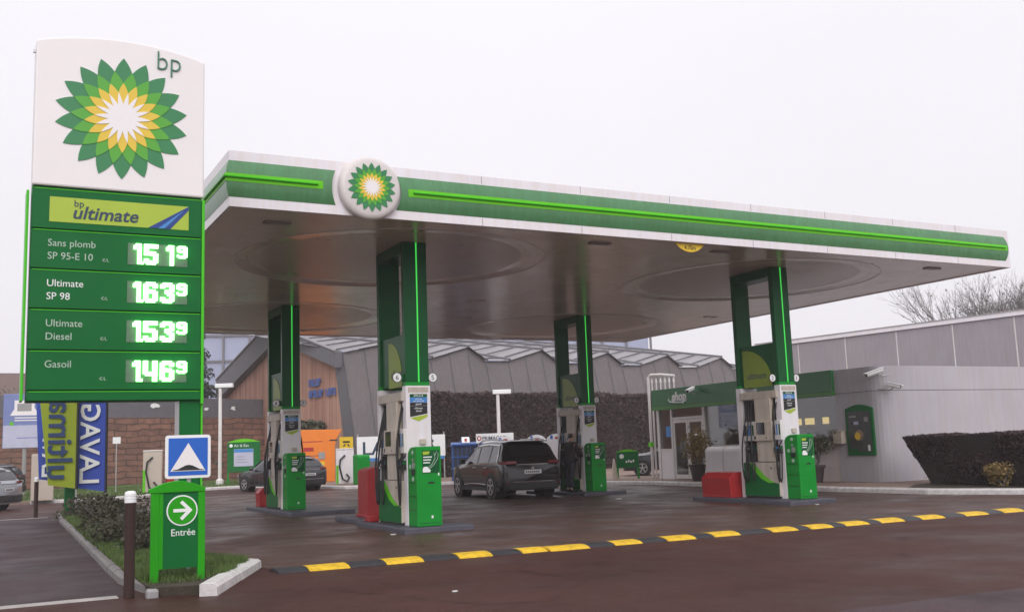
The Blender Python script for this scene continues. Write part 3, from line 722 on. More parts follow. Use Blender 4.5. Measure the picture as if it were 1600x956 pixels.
# ------------------------------------------------------------------ price totem
TY = 13.9
tot = thing('price_totem', 'tall green and white price totem with sunflower emblem and lit price digits', 'price sign', (1.62, TY, .07))
tx = lambda x: x-1.62
tz = lambda z: z-.07
def tb(name, x0, x1, z0, z1, y0, y1, mt, parent=tot, **k): return MB().box(tx(x0), tx(x1), y0, y1, tz(z0), tz(z1)).build(name, mt, parent, **k)
post = tb('post', 2.402, 2.668, .03, 2.199, .02, .30, 'bp_green', bevel=.008)
tb('post_side', 2.385, 2.4015, .07, 2.19, .05, .28, 'steel', post)
top = [(.560, 4.935)] + [(x, 6.86+.155*math.sin((x-.56)/2.12*PI)**.8 if 0 < (x-.56) < 2.12 else 6.86) for x in np.linspace(.56, 2.68, 25)] + [(2.68, 4.935)]
hd = MB().prism([(tx(x), tz(z)) for x, z in top], 'y', -.06, .34).build('white_head', 'white_panel', tot, bevel=.025)
emblem(hd, tx(1.620), -.061, tz(5.925), .83, step=.008)
text(hd, 'head_lettering', 'bp', .385, tx(2.025), -.072, tz(6.665), 'text_green', ext=.01, wx=.9, bold=-.006)
tb('hook', .53, .557, 6.72, 6.76, .05, .09, 'steel', hd)
ps_ = tb('price_housing', .563, 2.655, 2.19, 4.93, .0, .30, 'bp_green', bevel=.006)
def edge(name, x0, x1, z0, z1, y0, y1): return tb(name, x0, x1, z0, z1, y0, y1, 'lime_edge', ps_, bevel=.01)
edge('edge_trim', 2.657, 2.695, 2.14, 4.91, -.055, .33); edge('edge_trim', .500, .532, 2.20, 4.87, -.02, .30)
tb('post_edge', 2.670, 2.694, .03, 2.139, .0, .30, 'lime_edge', post)
rows = [(4.384, 4.905), (3.871, 4.368), (3.361, 3.855), (2.841, 3.345), (2.335, 2.825), (2.20, 2.319)]
pans = []
for k, (a, b_) in enumerate(rows):
    o = tb('price_panel' if 0 < k < 5 else 'green_panel', .565, 2.652, a, b_, -.045, -.001, 'bp_green', tot, bevel=.006); pans.append(o)
    tb('panel_lip', .59, 2.64, b_-.012, b_-.002, -.05, -.0455, 'lime_edge', o)
MB().box(tx(.769), tx(2.482), -.050, -.0455, tz(4.472), tz(4.797)).build('lime_board', 'lime_sign', pans[0])
text(pans[0], 'board_text', 'bp', .125, tx(1.052), -.053, tz(4.685), 'navy')
text(pans[0], 'board_text', 'ultimate', .235, tx(1.03), -.053, tz(4.53), 'navy', shear=.22, wx=1.04, bold=.004)
sw = MB(); sw.prism([(tx(1.965), tz(4.473)), (tx(2.245), tz(4.473)), (tx(2.48), tz(4.745)), (tx(2.48), tz(4.796))], 'y', -.055, -.0505, 0)
sw.prism([(tx(2.09), tz(4.474)), (tx(2.17), tz(4.474)), (tx(2.42), tz(4.74))], 'y', -.058, -.0555, 1); sw.build('swoosh', ['blue_swoosh', 'blue_light'], pans[0])
DIG = {
 '1': ['0111', '1111', '1111', '0011', '0011', '0011', '0011', '0011', '0011', '0011', '0011'],
 '5': ['111111', '111111', '110000', '110000', '111110', '111111', '000011', '000011', '110011', '111111', '011110'],
 '6': ['011110', '111111', '110011', '110000', '111110', '111111', '110011', '110011', '110011', '111111', '011110'],
 '3': ['011110', '111111', '110011', '000011', '001111', '001110', '000111', '000011', '110011', '111111', '011110'],
 '4': ['110011', '110011', '110011', '110011', '110011', '110011', '111111', '011111', '000011', '000011', '000011'],
 '9': ['011110', '111111', '110011', '110011', '111111', '011111', '000011', '000011', '100011', '111111', '011110']}
def digit(b, ch, x, z, w, h):
    g = DIG[ch]; nr = len(g); nc = len(g[0]); cw, chh = w/nc, h/nr; on = lambda i, j: 0 <= i < nr and 0 <= j < nc and g[i][j] == '1'
    for i in range(nr):
        for j in range(nc):
            if not on(i, j): continue
            xa, xb = tx(x)+j*cw, tx(x)+(j+1)*cw; za, zb = tz(z)+h-(i+1)*chh, tz(z)+h-i*chh; y0, y1 = -.095, -.052
            b.face([(xa, y0, za), (xb, y0, za), (xb, y0, zb), (xa, y0, zb)])
            if not on(i-1, j): b.face([(xa, y0, zb), (xb, y0, zb), (xb, y1, zb), (xa, y1, zb)])
            if not on(i+1, j): b.face([(xa, y0, za), (xb, y0, za), (xb, y1, za), (xa, y1, za)])
            if not on(i, j-1): b.face([(xa, y0, za), (xa, y0, zb), (xa, y1, zb), (xa, y1, za)])
            if not on(i, j+1): b.face([(xb, y0, za), (xb, y0, zb), (xb, y1, zb), (xb, y1, za)])
prices = ['1519', '1639', '1539', '1469']
for k, pr in enumerate(prices):
    zb_ = (3.975, 3.470, 2.955, 2.437)[k]; dx = (0, 0, .004, .008)[k]
    o = MB().box(tx(1.715), tx(2.47), -.051, -.0455, tz(zb_-.008), tz(zb_+.278)).build('display', 'display_off', pans[k+1])
    for ch, x, z, w, h in (('1', 1.785, zb_, .095, .268), (pr[1], 1.915, zb_, .175, .268), (pr[2], 2.195 if pr[2] == '1' else 2.125, zb_, .095 if pr[2] == '1' else .175, .268), ('9', 2.333, zb_+.105, .13, .163)):
        b = MB(); digit(b, ch, x+dx, z, w, h); b.build('price_digit', 'digits', o)
    MB().box(tx(1.884+dx), tx(1.912+dx), -.075, -.052, tz(zb_), tz(zb_+.035)).build('decimal_point', 'digits', o)
for k, (l1, l2, w1) in enumerate((('Sans plomb', 'SP 95-E 10', 1.), ('Ultimate', 'SP 98', 1.), ('Ultimate', 'Diesel', 1.), ('Gasoil', None, 1.))):
    z1 = (4.157, 3.640, 3.131, 2.615)[k]; p = pans[k+1]; mt = 'text_white' if k == 1 else 'text_grey'
    text(p, 'fuel_name', l1, .128, tx(.757), -.048, tz(z1), mt, wx=.97)
    if l2: text(p, 'fuel_name', l2, .128, tx(.757), -.048, tz(z1-.167), mt, wx=.97)
    text(p, 'unit_text', '€/L', .058, tx((1.405, 1.40, 1.40, 1.40)[k]), -.048, tz((3.985, 3.485, 2.965, 2.455)[k]), 'text_grey')

# ------------------------------------------------------------------ entry sign and road hump sign
en = thing('entry_sign', 'low green entry sign with arrow and Entrée lettering on the kerb island', 'sign', (2.04, 11.95, .07))
ex = lambda x: x-2.04
for x0, x1 in ((1.765, 1.852), (2.268, 2.346)):
    MB().box(ex(x0), ex(x1), -.03, .03, 0, 1.02).build('leg', 'entry_lime', en, bevel=.006)
    MB().box(ex(x0)-.04, ex(x1)+.04, -.06, .06, 0, .015).build('foot', 'entry_lime', en)
cp = [(ex(1.745), .99)] + [(ex(x), 1.03+.085*math.sin((x-1.735)/.615*PI)) for x in np.linspace(1.735, 2.35, 15)] + [(ex(2.34), .99)]
MB().prism(cp, 'y', -.04, .04).build('curved_cap', 'entry_lime', en, bevel=.006)
pn = MB().box(ex(1.895), ex(2.267), -.020, .02, .165, .989).build('dark_panel', 'bp_green', en)
MB().box(ex(1.853), ex(1.894), -.022, .02, .165, .989).build('lime_margin', 'entry_lime', en)
ac = (ex(2.096), .79)
c = MB(); c.lathe([(.168, .0), (.168, .005)], (ac[0], -.0205, ac[1]), 40, axis='y'); co = c.build('arrow_ring', 'text_white', pn)
c = MB(); c.lathe([(.153, .0), (.153, .003)], (ac[0], -.026, ac[1]), 40, axis='y'); c.build('arrow_field', 'entry_lime', co)
w = .018
arr = MB(); arr.box(ac[0]-.095, ac[0]+.055, -.034, -.0295, ac[1]-w, ac[1]+w)
for sg in (-1, 1):
    arr.prism([(ac[0]+.11, ac[1]), (ac[0]+.11-.026, ac[1]-sg*.026) if False else (ac[0]+.058, ac[1]), (ac[0]-.025, ac[1]+sg*.083), (ac[0]+.001, ac[1]+sg*.109)], 'y', -.0345, -.030)
arr.build('arrow', 'text_white', co)
text(pn, 'entry_text', 'Entrée', .108, ex(1.975), -.023, .515, 'text_white', wx=.92)
hu = thing('hump_sign', 'blue square road sign showing a white triangle with a hump', 'road sign', (2.24, 12.4, .07))
MB().tube([(.02, .04, 0), (.02, .04, 1.2)], .025, 10).build('post', 'steel', hu)
def rrect(w, h, rr): return [(sx*(w/2-rr)+rr*math.cos(math.radians(a)), sz*(h/2-rr)+rr*math.sin(math.radians(a))) for sx, sz, a0 in ((1, 1, 0), (-1, 1, 90), (-1, -1, 180), (1, -1, 270)) for a in range(a0, a0+91, 15)]
pl = MB().prism([(x, z+1.382) for x, z in rrect(.515, .50, .035)], 'y', -.01, .012).build('plate', 'white_plain', hu, bevel=.003)
MB().prism([(x, z+1.382) for x, z in rrect(.445, .432, .006)], 'y', -.014, -.0105).build('blue_field', 'sign_blue', pl)
MB().prism([(-.20, 1.216), (.196, 1.216), (.0, 1.54)], 'y', -.018, -.0145).build('triangle', 'white_panel', pl)
hp = [(-.175, 1.230), (-.12, 1.238), (-.07, 1.262), (-.03, 1.282), (.01, 1.288), (.05, 1.278), (.09, 1.258), (.13, 1.236), (.18, 1.230), (.18, 1.224), (-.175, 1.224)]
MB().prism(hp, 'y', -.021, -.0185).build('hump_symbol', 'black', pl)

# ------------------------------------------------------------------ bollards
def bollard(x, y, label):
    t = thing('bollard', label, 'bollard', (x, y, 0), 0, 'brown bollards along the footpath')
    q = MB(); q.lathe([(.055, -.02), (.055, .98)], n=16); q.build('post', 'bollard_brown', t, smooth=False)
    q = MB(); q.lathe([(.050, .981), (.060, .985), (.060, 1.01), (.054, 1.015), (.060, 1.02), (.060, 1.045), (.054, 1.05), (.060, 1.055), (.060, 1.08), (.05, 1.10), (.025, 1.108)], n=18); q.build('ringed_cap', 'white_plain', t, smooth=False)
    return t
bollard(1.51, 11.62, 'nearest brown bollard with ringed white cap beside the Entrée sign')
bollard(1.62, 31.5, 'middle brown bollard at the far end of the footpath')
bollard(.72, 37.2, 'farthest brown bollard beside the silver car')

# ------------------------------------------------------------------ speed hump
HX = [(3.36, 3.74, 1), (3.74, 4.26, 0), (4.26, 4.74, 1), (4.74, 5.25, 0), (5.25, 5.74, 1), (5.74, 6.22, 0), (6.22, 6.66, 1), (6.66, 7.04, 0), (7.06, 7.68, 0), (7.68, 8.12, 1), (8.12, 8.58, 0), (8.58, 9.0, 1), (9.0, 9.5, 0), (9.5, 9.85, 1), (9.85, 10.33, 0), (10.33, 10.92, 1), (10.92, 11.42, 0), (11.42, 11.66, 1), (11.66, 12.12, 0), (12.12, 12.4, 1), (12.4, 12.9, 0), (12.9, 13.15, 1), (13.15, 13.68, 0), (13.68, 14.05, 1), (14.05, 14.58, 0), (14.58, 15.05, 1), (15.05, 15.6, 0), (15.6, 15.98, 1), (15.98, 16.5, 0), (16.5, 16.95, 1), (16.95, 17.45, 0), (17.45, 17.9, 1), (17.9, 18.4, 0), (18.4, 18.8, 1)]
hump = thing('speed_hump', 'long low black and yellow rubber speed hump across the station entrance', 'speed hump', (3.36, 12.5, 0))
for (a, b_, kk) in HX:
    q = MB(); y_ = lambda x: 12.60-.048*(x-3.4)-12.5 ; i = 0; n = 8; jj = random.uniform(-.02, .02); hh = .05+random.uniform(-.004, .004)
    if a > 7.05 and a < 7.1: jj = -.06; 
    for x in (a+.004, b_-.004):
        for k in range(n+1): q.v.append((x-3.36, y_(x)+jj+.48*k/n, .002+hh*math.sin(PI*k/n)**.6 if 0 < k < n else .001))
    for k in range(n): q.f.append((k, k+1, n+2+k, n+1+k)); q.m.append(0)
    q.f.append(tuple(range(n, -1, -1))); q.m.append(0); q.f.append(tuple(range(n+1, 2*n+2))); q.m.append(0)
    q.build('black_segment' if kk else 'yellow_segment', 'hump_black' if kk else 'hump_yellow', hump)

# ------------------------------------------------------------------ banners at the island
def banner(x, y, z0, z1, w, lean, cloth, ink, word, size, label, zt, side=-1, wx=1., tail=.12):
    t = thing('feather_banner', label, 'banner', (x, y, .06), 0, 'feather banners on the planted island')
    MB().tube([(0, 0, 0), (0, 0, z0), (-.01, 0, z1+.1)], [.022, .02, .014], 8).build('pole', 'steel', t)
    MB().tube([(0, 0, z0-.02), (-.01, 0, z1+.08)], .035, 8).build('sleeve', 'black', t)
    q = MB(); nz_ = 14; nx_ = 6
    for k in range(nz_+1):
        a = k/nz_; z = z0+(z1-z0)*a; xl = -w*(1 if a > .0 else 1)+lean*(1-a)*.9
        for j in range(nx_+1):
            s = j/nx_; q.v.append((-.03+(xl+.03)*s, .03*math.sin(s*4+a*3)*s, z+tail*s*(1-a)))
    for k in range(nz_):
        for j in range(nx_): i = k*(nx_+1)+j; q.f.append((i, i+1, i+nx_+2, i+nx_+1)); q.m.append(0)
    c = q.build('cloth', cloth, t, smooth=True)
    if word: text(c, 'banner_word', word, size, -w*.80+lean*.35, -.055, zt, ink, face='up', wx=wx, ext=.004, bold=.012)
    return t
banner(3.30, 30.4, .60, 4.2, .95, .25, 'flag_blue', 'text_white', 'LAVAGE', .70, 'blue feather banner seen from behind with mirrored white lettering', .80, wx=1.0)
banner(2.52, 30.0, .72, 4.2, 1.08, .42, 'flag_green', 'flag_ink', 'ultimate', .86, 'lime green feather banner seen from behind with mirrored navy lettering', .95, wx=1.02)
banner(2.5, 32.6, .85, 4.2, .95, .2, 'flag_blue', 'text_white', 'LAVAGE', .6, 'blue feather banner half hidden behind the lime green banner', 1.0)
tag(MB().box(-.13, .13, -.08, .08, 0, .95).build('green_post', 'box_green_dark', None, (2.42, 30.9, .06), bevel=.02), 'short green post behind the lime banner', 'post')

# ------------------------------------------------------------------ shop
SX = 22.9
shop = thing('station_shop', 'low pale shop building with green fascia and glazed front', 'shop', (SX, 26, .112))
sy = lambda y: y-26
def sp(name, x0, x1, y0, y1, z0, z1, mt, parent=shop, **k): return MB().box(x0-SX, x1-SX, sy(y0), sy(y1), z0-.112, z1-.112).build(name, mt, parent, **k)
ch = .45
foot = [(SX, 22.55), (SX, 20.8+ch)] + [(SX+ch-ch*math.cos(math.radians(a)), 20.8+ch-ch*math.sin(math.radians(a))) for a in range(15, 91, 15)] + [(37, 20.8), (37, 21.0), (SX+ch, 21.0), (SX+.2, 20.8+ch), (SX+.2, 22.55)]
wl = MB().prism([(x-SX, sy(y)) for x, y in foot], 'z', .0, 3.30).build('pale_wall', 'cladding_cool', shop)
li = MB().prism([(x-SX+(-.006 if x < SX+.1 else 0), sy(y)+(-.006 if y < 21 else 0)) for x, y in foot[:8]] + [(37-SX, sy(20.79)), (37-SX, sy(20.85)), (SX+ch-SX, sy(20.9)), (.1, sy(20.8+ch)), (.1, sy(22.55))], 'z', 2.585, 2.60).build('wall_joint', 'dark_band', wl)
sp('roof_slab', SX+.2, 37, 21.0, 31.7, 3.25, 3.40, 'roof_sheet')
sp('base_wall', SX+.02, SX+.2, 22.552, 28.78, .112, 1.24, 'cladding_warm')
sp('side_wall', SX+.2, 37, 31.6, 31.8, .112, 3.40, 'cladding_warm')
fb = sp('green_fascia', SX-.10, SX+.18, 22.552, 31.8, 2.78, 3.43, 'shop_green', bevel=.01)
sp('lime_edge', SX-.102, SX+.18, 22.552, 31.8, 2.665, 2.779, 'shop_lime', fb)
def ltext(p, name, s_, size, y, z, mt, **k): return text(p, name, s_, size, SX-.105-SX, sy(y), z-.112, mt, face='left', **k)
ltext(fb, 'shop_lettering', 'shop', .44, 30.52, 2.96, 'text_white', shear=.2, bold=.020, ext=.012)
sq = MB(); P = [(30.72-1.05*a/20-.05, 2.98+.10*math.cos(a/20*PI*1.15)-.06) for a in range(21)]
sq.tube([(-.112, sy(30.66), 3.10-.112), (-.112, sy(30.72), 3.02-.112), (-.112, sy(30.62), 2.93-.112), (-.112, sy(30.3), 2.89-.112), (-.112, sy(29.9), 2.89-.112), (-.112, sy(29.66), 2.93-.112), (-.112, sy(29.58), 3.0-.112)], [.006, .02, .022, .024, .022, .014, .005], 6); sq.build('lettering_swirl', 'text_white', fb)
# front glazing: frames, glass, door
fr = 'white_paint'
for (a, b_, z0, z1) in ((31.5, 31.64, .112, 2.66), (30.68, 30.78, .112, 2.66), (28.78, 28.90, .112, 2.66), (25.6, 25.68, 1.24, 2.66)):
    sp('frame_post', SX-.03, SX+.12, a, b_, z0, z1, fr)
sp('frame_rail', SX-.02, SX+.10, 28.90, 30.68, 2.28, 2.36, fr); sp('frame_rail', SX-.02, SX+.10, 30.78, 31.5, 1.13, 1.22, fr); sp('frame_rail', SX-.02, SX+.10, 22.56, 25.6, 1.241, 1.30, fr); sp('frame_rail', SX-.02, SX+.10, 25.68, 28.78, 1.241, 1.30, fr)
sp('low_panel', SX, SX+.08, 30.781, 31.499, .112, 1.129, 'white_frame')
for (a, b_, z0, z1) in ((30.79, 31.49, 1.22, 2.66), (28.91, 30.67, 2.37, 2.66), (25.69, 28.77, 1.30, 2.66), (22.57, 25.59, 1.30, 2.66)):
    sp('window', SX+.03, SX+.045, a, b_, z0, z1, 'window_glass')
for (a, b_) in ((29.80, 30.67), (28.91, 29.785)):
    d = MB()
    for (p, q, z0, z1) in ((a, a+.09, .13, 2.27), (b_-.09, b_, .13, 2.27), (a+.09, b_-.09, .13, .28), (a+.09, b_-.09, 2.15, 2.27)):
        d.box(-.01, .05, sy(p), sy(q), z0-.112, z1-.112)
    do = d.build('door', fr, shop)
    sp('door_pane', SX+.015, SX+.025, a+.09, b_-.09, .28, 2.15, 'window_glass', do)
    sp('door_handle', SX-.05, SX-.015, (a+.02 if a > 29.5 else b_-.06), (a+.06 if a > 29.5 else b_-.02), 1.05, 1.25, 'steel', do)
    if a < 29.5: sp('notice', SX+.005, SX+.013, 29.25, 29.45, 1.5, 1.8, 'white_plain', do)
sp('window_poster', SX+.015, SX+.028, 30.85, 31.15, 1.65, 2.05, 'blue_light')
# interior
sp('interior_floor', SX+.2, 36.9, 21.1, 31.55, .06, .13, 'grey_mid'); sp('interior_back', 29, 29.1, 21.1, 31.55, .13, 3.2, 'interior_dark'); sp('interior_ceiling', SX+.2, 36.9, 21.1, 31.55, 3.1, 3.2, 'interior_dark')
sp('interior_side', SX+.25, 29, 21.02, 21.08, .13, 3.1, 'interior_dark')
for k in range(4):
    y = 22.9+k*.82 if k < 4 else 26.4+k*.3 if k > 9 else 21.3+k*1.02; sp('shelf_unit', 24.3, 24.9, y, y+.8, .13, 1.45+.25*(k % 2), ('interior_item', 'interior_dark', 'red', 'grey_mid', 'interior_item')[k % 5])
sp('counter', 24.6, 25.3, 26.2, 28.2, .13, 1.75, 'grey_mid')
rk = sp('display_rack', 24.0, 24.4, 26.9, 27.7, 1.25, 1.62, 'shop_lime')
for k in range(3): sp('rack_tier', 24.0, 24.4, 27.0, 27.6, 1.7+.17*k, 1.73+.17*k, 'white_paint', rk)
MB().prism([(sy(27.3)+.3*math.cos(math.radians(a)), 2.0+.28*math.sin(math.radians(a))) for a in range(0, 181, 20)], 'x', 1.2, 1.25).build('rack_header', 'grey_mid', rk)
for (y, w) in ((30.42, .22), (29.72, .42), (28.95, .25)): sp('backlit_panel', 28.9, 28.99, y, y+w, 1.95, 2.2, 'interior_lamp')
# things on the shop walls
def wallthing(name, label, cat, x, y, z): return thing(name, label, cat, (x, y, z))
po = wallthing('wall_poster_frame', 'green framed food poster with arched top on the pale shop wall', 'poster frame', SX, 21.63, .87)
pr_ = [(-.52, 0), (.52, 0), (.52, 1.36)] + [(.52-1.04*k/10, 1.36+.11*math.sin(k/10*PI)) for k in range(1, 10)] + [(-.52, 1.36)]
fo = MB().prism(pr_, 'x', -.07, -.002).build('frame', 'box_green_dark', po, bevel=.015)
pi_ = MB().box(-.078, -.071, -.42, .42, .10, 1.27).build('poster', 'poster_dark', po)
for (y0, y1, z0, z1, mt) in ((.10, .36, 1.05, 1.15, 'grey_mid'), (.02, .2, .84, .98, 'poster_pale'), (-.35, -.2, .92, 1.1, 'grey_mid'), (.12, .38, .03, .2, 'box_green_dark')):
    MB().box(-.082, -.0785, y0, y1, z0+.05, z1+.0).build('poster_patch', mt, pi_)
q = MB(); q.lathe([(.16, .0), (.16, .003)], (-.079, .02, .58), 20, axis='x'); q.build('poster_picture', 'interior_item', pi_)
q = MB(); q.lathe([(.11, .0), (.11, -.003)], (-.084, .08, .56), 20, axis='x'); q.build('poster_picture', 'yellow', pi_)
MB().box(-.083, -.0785, -.36, -.28, .13, .30).build('poster_logo', 'white_plain', pi_)
bx_ = wallthing('wall_cabinet', 'small cream cabinet on the shop wall above the potted plant', 'cabinet', SX, 22.38, 1.22)
MB().box(-.22, -.002, -.17, .17, 0, .36).build('case', 'cream', bx_, bevel=.015); MB().box(-.23, -.0, -.19, .19, .361, .385).build('lid', 'cream', bx_)
def camera_thing(x, y, z, rz, label, L=.42):
    t = thing('surveillance_camera', label, 'camera', (x, y, z), rz, 'white surveillance cameras on the shop')
    t.rotation_euler = (.28, 0, rz)
    q = MB(); q.lathe([(.05, 0), (.06, .02), (.06, L-.02), (.055, L)], (0, 0, 0), 14, axis='y'); q.build('housing', 'white_plain', t)
    MB().box(-.07, .07, -L-.06, .03, .05, .075).build('sun_shield', 'white_plain', t, bevel=.01)
    q = MB(); q.lathe([(.045, L+.0005), (.045, L+.006)], (0, 0, 0), 14, axis='y'); q.build('lens', 'black', t)
    MB().tube([(0, -.2, -.06), (0, -.08, -.16), (0, .22, -.18)], .018, 8).build('bracket', 'steel', t)
    return t
camera_thing(SX+.10, 20.75, 3.28, math.radians(-105), 'large white surveillance camera at the top of the shop corner', .55)
camera_thing(SX+.16, 20.68, 2.86, math.radians(25), 'small white surveillance camera lower on the shop corner', .38)
camera_thing(SX-.22, 29.05, 3.32, math.radians(-70), 'white surveillance camera above the shop lettering', .42)
# vent pipes beside the shop
vp = thing('vent_pipes', 'cluster of white tank vent pipes at the left end of the shop', 'pipes', (23.55, 33.0, .112))
q = MB(); q.tube([(0, 0, 0), (0, 0, 3.9), (.05, -.10, 4.0), (.25, -.55, 3.98), (.5, -1.05, 3.9)], .055, 10); q.build('main_pipe', 'white_paint', vp)
q = MB(); q.tube([(.08, -.12, 0), (.08, -.12, 3.2)], .035, 10); q.build('pipe', 'white_paint', vp)
for k in range(6):
    q = MB(); yy = -.16-.17*k; xx = .06+.085*k; q.tube([(xx, yy, 3.25 if k else 2.9), (xx, yy, 3.86)], .026, 8); q.lathe([(.04, 3.66), (.045, 3.70), (.035, 3.80)], (xx, yy, 0), 8); q.build('vent', 'white_paint', vp)
q = MB(); q.tube([(.1, -.2, 3.24), (.42, -.85, 3.24)], .03, 8); q.build('manifold', 'white_paint', vp)
MB().box(-.085, .085, -.085, .085, 1.2, 1.38).build('green_band', 'lime', vp)
# front of shop
ic = thing('ice_locker', 'pair of white round topped lockers standing outside the shop', 'locker', (21.62, 26.4, .112))
for k in range(2):
    prof = [(.0, 0), (.62, 0), (.62, 1.0), (.55, 1.14), (.12, 1.14), (.02, 1.06), (0, .98)]
    MB().prism(prof, 'y', -.9+k*.92, -.9+k*.92+.88).build('cabinet', 'white_frame', ic, bevel=.03)
def pot(x, y, label, rr=.26, h=.5):
    t = thing('potted_plant', label, 'potted plant', (x, y, .112), 0, 'potted plants outside the shop')
    q = MB(); q.lathe([(rr*.68, 0), (rr*.98, h-.06), (rr*1.1, h-.06), (rr*1.1, h), (rr*.9, h), (rr*.88, h-.05)], n=20); q.build('pot', 'terracotta', t)
    return t
t = pot(22.3, 22.95, 'black potted shrub with twisted bare stems by the shop window'); st = MB()
for k in range(7):
    a = random.uniform(0, 6.3); st.tube([(0, 0, .4), (.12*math.cos(a), .12*math.sin(a), .62), (.16*math.cos(a+.6), .16*math.sin(a+.6), .85), (.34*math.cos(a+.3), .34*math.sin(a+.3), 1.1)], [.025, .02, .016, .008], 6)
st.build('stems', 'bark', t)
pp = RNG.normal(size=(900, 3))*np.array([.24, .24, .12])+np.array([0, 0, 1.12]); leaves(pp, .055, name='foliage', material='shrub_olive', parent=t)
t = pot(22.0, 28.2, 'large potted shrub with golden foliage beside the shop door', .28, .55)
pp = RNG.normal(size=(1300, 3))*np.array([.20, .20, .28])+np.array([0, 0, 1.15]); leaves(pp, .05, name='foliage', material='shrub_gold', parent=t)
st = MB()
for k in range(5): a = k*1.26; st.tube([(0, 0, .4), (.1*math.cos(a), .1*math.sin(a), .8), (.2*math.cos(a), .2*math.sin(a), 1.3)], [.02, .015, .006], 5)
st.build('stems', 'bark', t)

# ------------------------------------------------------------------ buildings behind
# grey panelled building to the right behind the shop
A = Vector((37.9, 19.0)); B = Vector((34.6, 39.0)); d = (B-A).normalized(); nrm = Vector((d.y, -d.x))   # nrm points away from the camera
gp = thing('panel_building', 'long grey panel clad building rising behind the shop', 'building', (A.x, A.y, 0))
L = (B-A).length; ztop = 6.15
def wallbox(b, t0, t1, z0, z1, o0, o1, m_=0):
    P = [d*t0+nrm*o0, d*t1+nrm*o0, d*t1+nrm*o1, d*t0+nrm*o1]; b.prism([(p.x, p.y) for p in P], 'z', z0, z1, m_); return b
b = MB(); wallbox(b, -12, L, 0, ztop-.18, .05, 14); b.build('wall', 'grey_panel', gp)
k = 0; t0 = -11.0
while t0 < L-.5:
    t1 = min(t0+2.62, L); b = MB(); wallbox(b, t0+.035, t1-.035, .0, ztop-.19, -.02, .045); b.build('cladding_panel', 'grey_panel', gp); t0 += 2.62
b = MB(); wallbox(b, -11, L, .0, ztop-.20, .0, .049); b.build('joint_backing', 'white_paint', gp)
b = MB(); wallbox(b, -12, L+.06, ztop-.178, ztop, -.10, 14); b.build('roof_edge', 'white_frame', gp)
b = MB(); wallbox(b, -12, L+.1, ztop+.002, ztop+.04, -.13, .3); b.build('roof_trim', 'kerb_grey', gp)

# timber hall with folded metal roof
hall = thing('timber_hall', 'large hall with folded grey metal roof and a red timber gable', 'building', (0, 0, 0))
C0 = Vector((19.6, 58.7)); ex_ = Vector((.984, .178)); ey_ = Vector((-.178, .984)) # ex along the metal side, ey along gable going back
def H(a, b_, z): p = C0+ex_*a+ey_*b_; return (p.x, p.y, z)
EZ = 7.55; GW = 18.0
gz = lambda t: EZ+2.75*(t/9.2) if t < 9.2 else EZ+2.75-3.1*((t-9.2)/8.8)   # gable roofline, t from the corner backwards
g = MB(); base_off = -1.9
g.face([H(0, base_off, 0), H(0, 0, EZ), H(0, 9.2, gz(9.2)), H(0, GW, gz(GW)), H(0, GW, 0)]); g.build('timber_gable', 'wood_cladding', hall)
for (t0, t1, hh) in ((0, 9.2, .9), (9.2, GW+.3, 1.5)):
    q = MB()
    for (o0, o1) in ((-.55, -.02),):
        P = [H(o0, t0, gz(t0)+.02), H(o0, t1, gz(min(t1, GW))+.02), H(o0, t1, gz(min(t1, GW))-hh), H(o0, t0, gz(t0)-hh)]
        Q = [H(o1, t0, gz(t0)+.02), H(o1, t1, gz(min(t1, GW))+.02), H(o1, t1, gz(min(t1, GW))-hh), H(o1, t0, gz(t0)-hh)]
        q.face(P); q.face(Q)
        for k in range(4): k2 = (k+1) % 4; q.face([P[k], P[k2], Q[k2], Q[k]])
    q.build('gable_fascia', 'dark_band', hall)
q = MB(); q.tube([H(-.56, -.1, EZ+.06), H(-.56, 9.2, gz(9.2)+.1), H(-.56, GW+.3, gz(GW)+.06)], .09, 6); q.build('roof_edge_trim', 'roof_sheet', hall)
q = MB(); q.prism([(0, 0), (1, 0)] if False else [(0, 0), (.55, 0), (.55, .1), (0, .1)], 'z', 0, .01)
q = MB()                                                                    # metal return strip slanting along the gable edge
q.face([H(-.05, base_off-.02, 0), H(-.05, base_off+1.3, 0), H(-.05, .9, EZ-.9), H(-.05, -.02, EZ)]); q.build('slanted_edge', 'dark_band', hall)
# folded wall tops (valley and peak along the side), leaning wall below, roof plates rising back
bays = 6; BL = 6.3; pk = 1.0; vz = 7.35; pz = 8.15
front = []
for k in range(bays):
    front += [(k*BL, vz if k else EZ), (k*BL+2.9, pz), (k*BL+BL-1.9, vz-.05)]
front.append((bays*BL, vz))
q = MB()
for (a0, z0), (a1, z1) in zip(front[:-1], front[1:]):
    n = max(1, round((a1-a0)/.75))
    for j in range(n):
        s0, s1 = j/n, (j+1)/n
        def W_(s, up):
            a = a0+(a1-a0)*s; z = z0+(z1-z0)*s
            return H(a, 0, z) if up else H(a, base_off, 0)
        q.face([W_(s0, 0), W_(s1, 0), W_(s1, 1), W_(s0, 1)])
q.build('metal_wall', 'metal_clad', hall)
q = MB()
for (a0, z0), (a1, z1) in zip(front[:-1], front[1:]):
    n = max(1, round((a1-a0)/1.5))
    for j in range(n):
        s = j/n; a = a0+(a1-a0)*s; z = z0+(z1-z0)*s
        q.tube([H(a, base_off-.03, 0), H(a, -.03, z)], .03, 4)
q.build('wall_seams', 'dark_band', hall)
rp_ = MB(); rs = MB()
BK = 13; RZ = 10.4
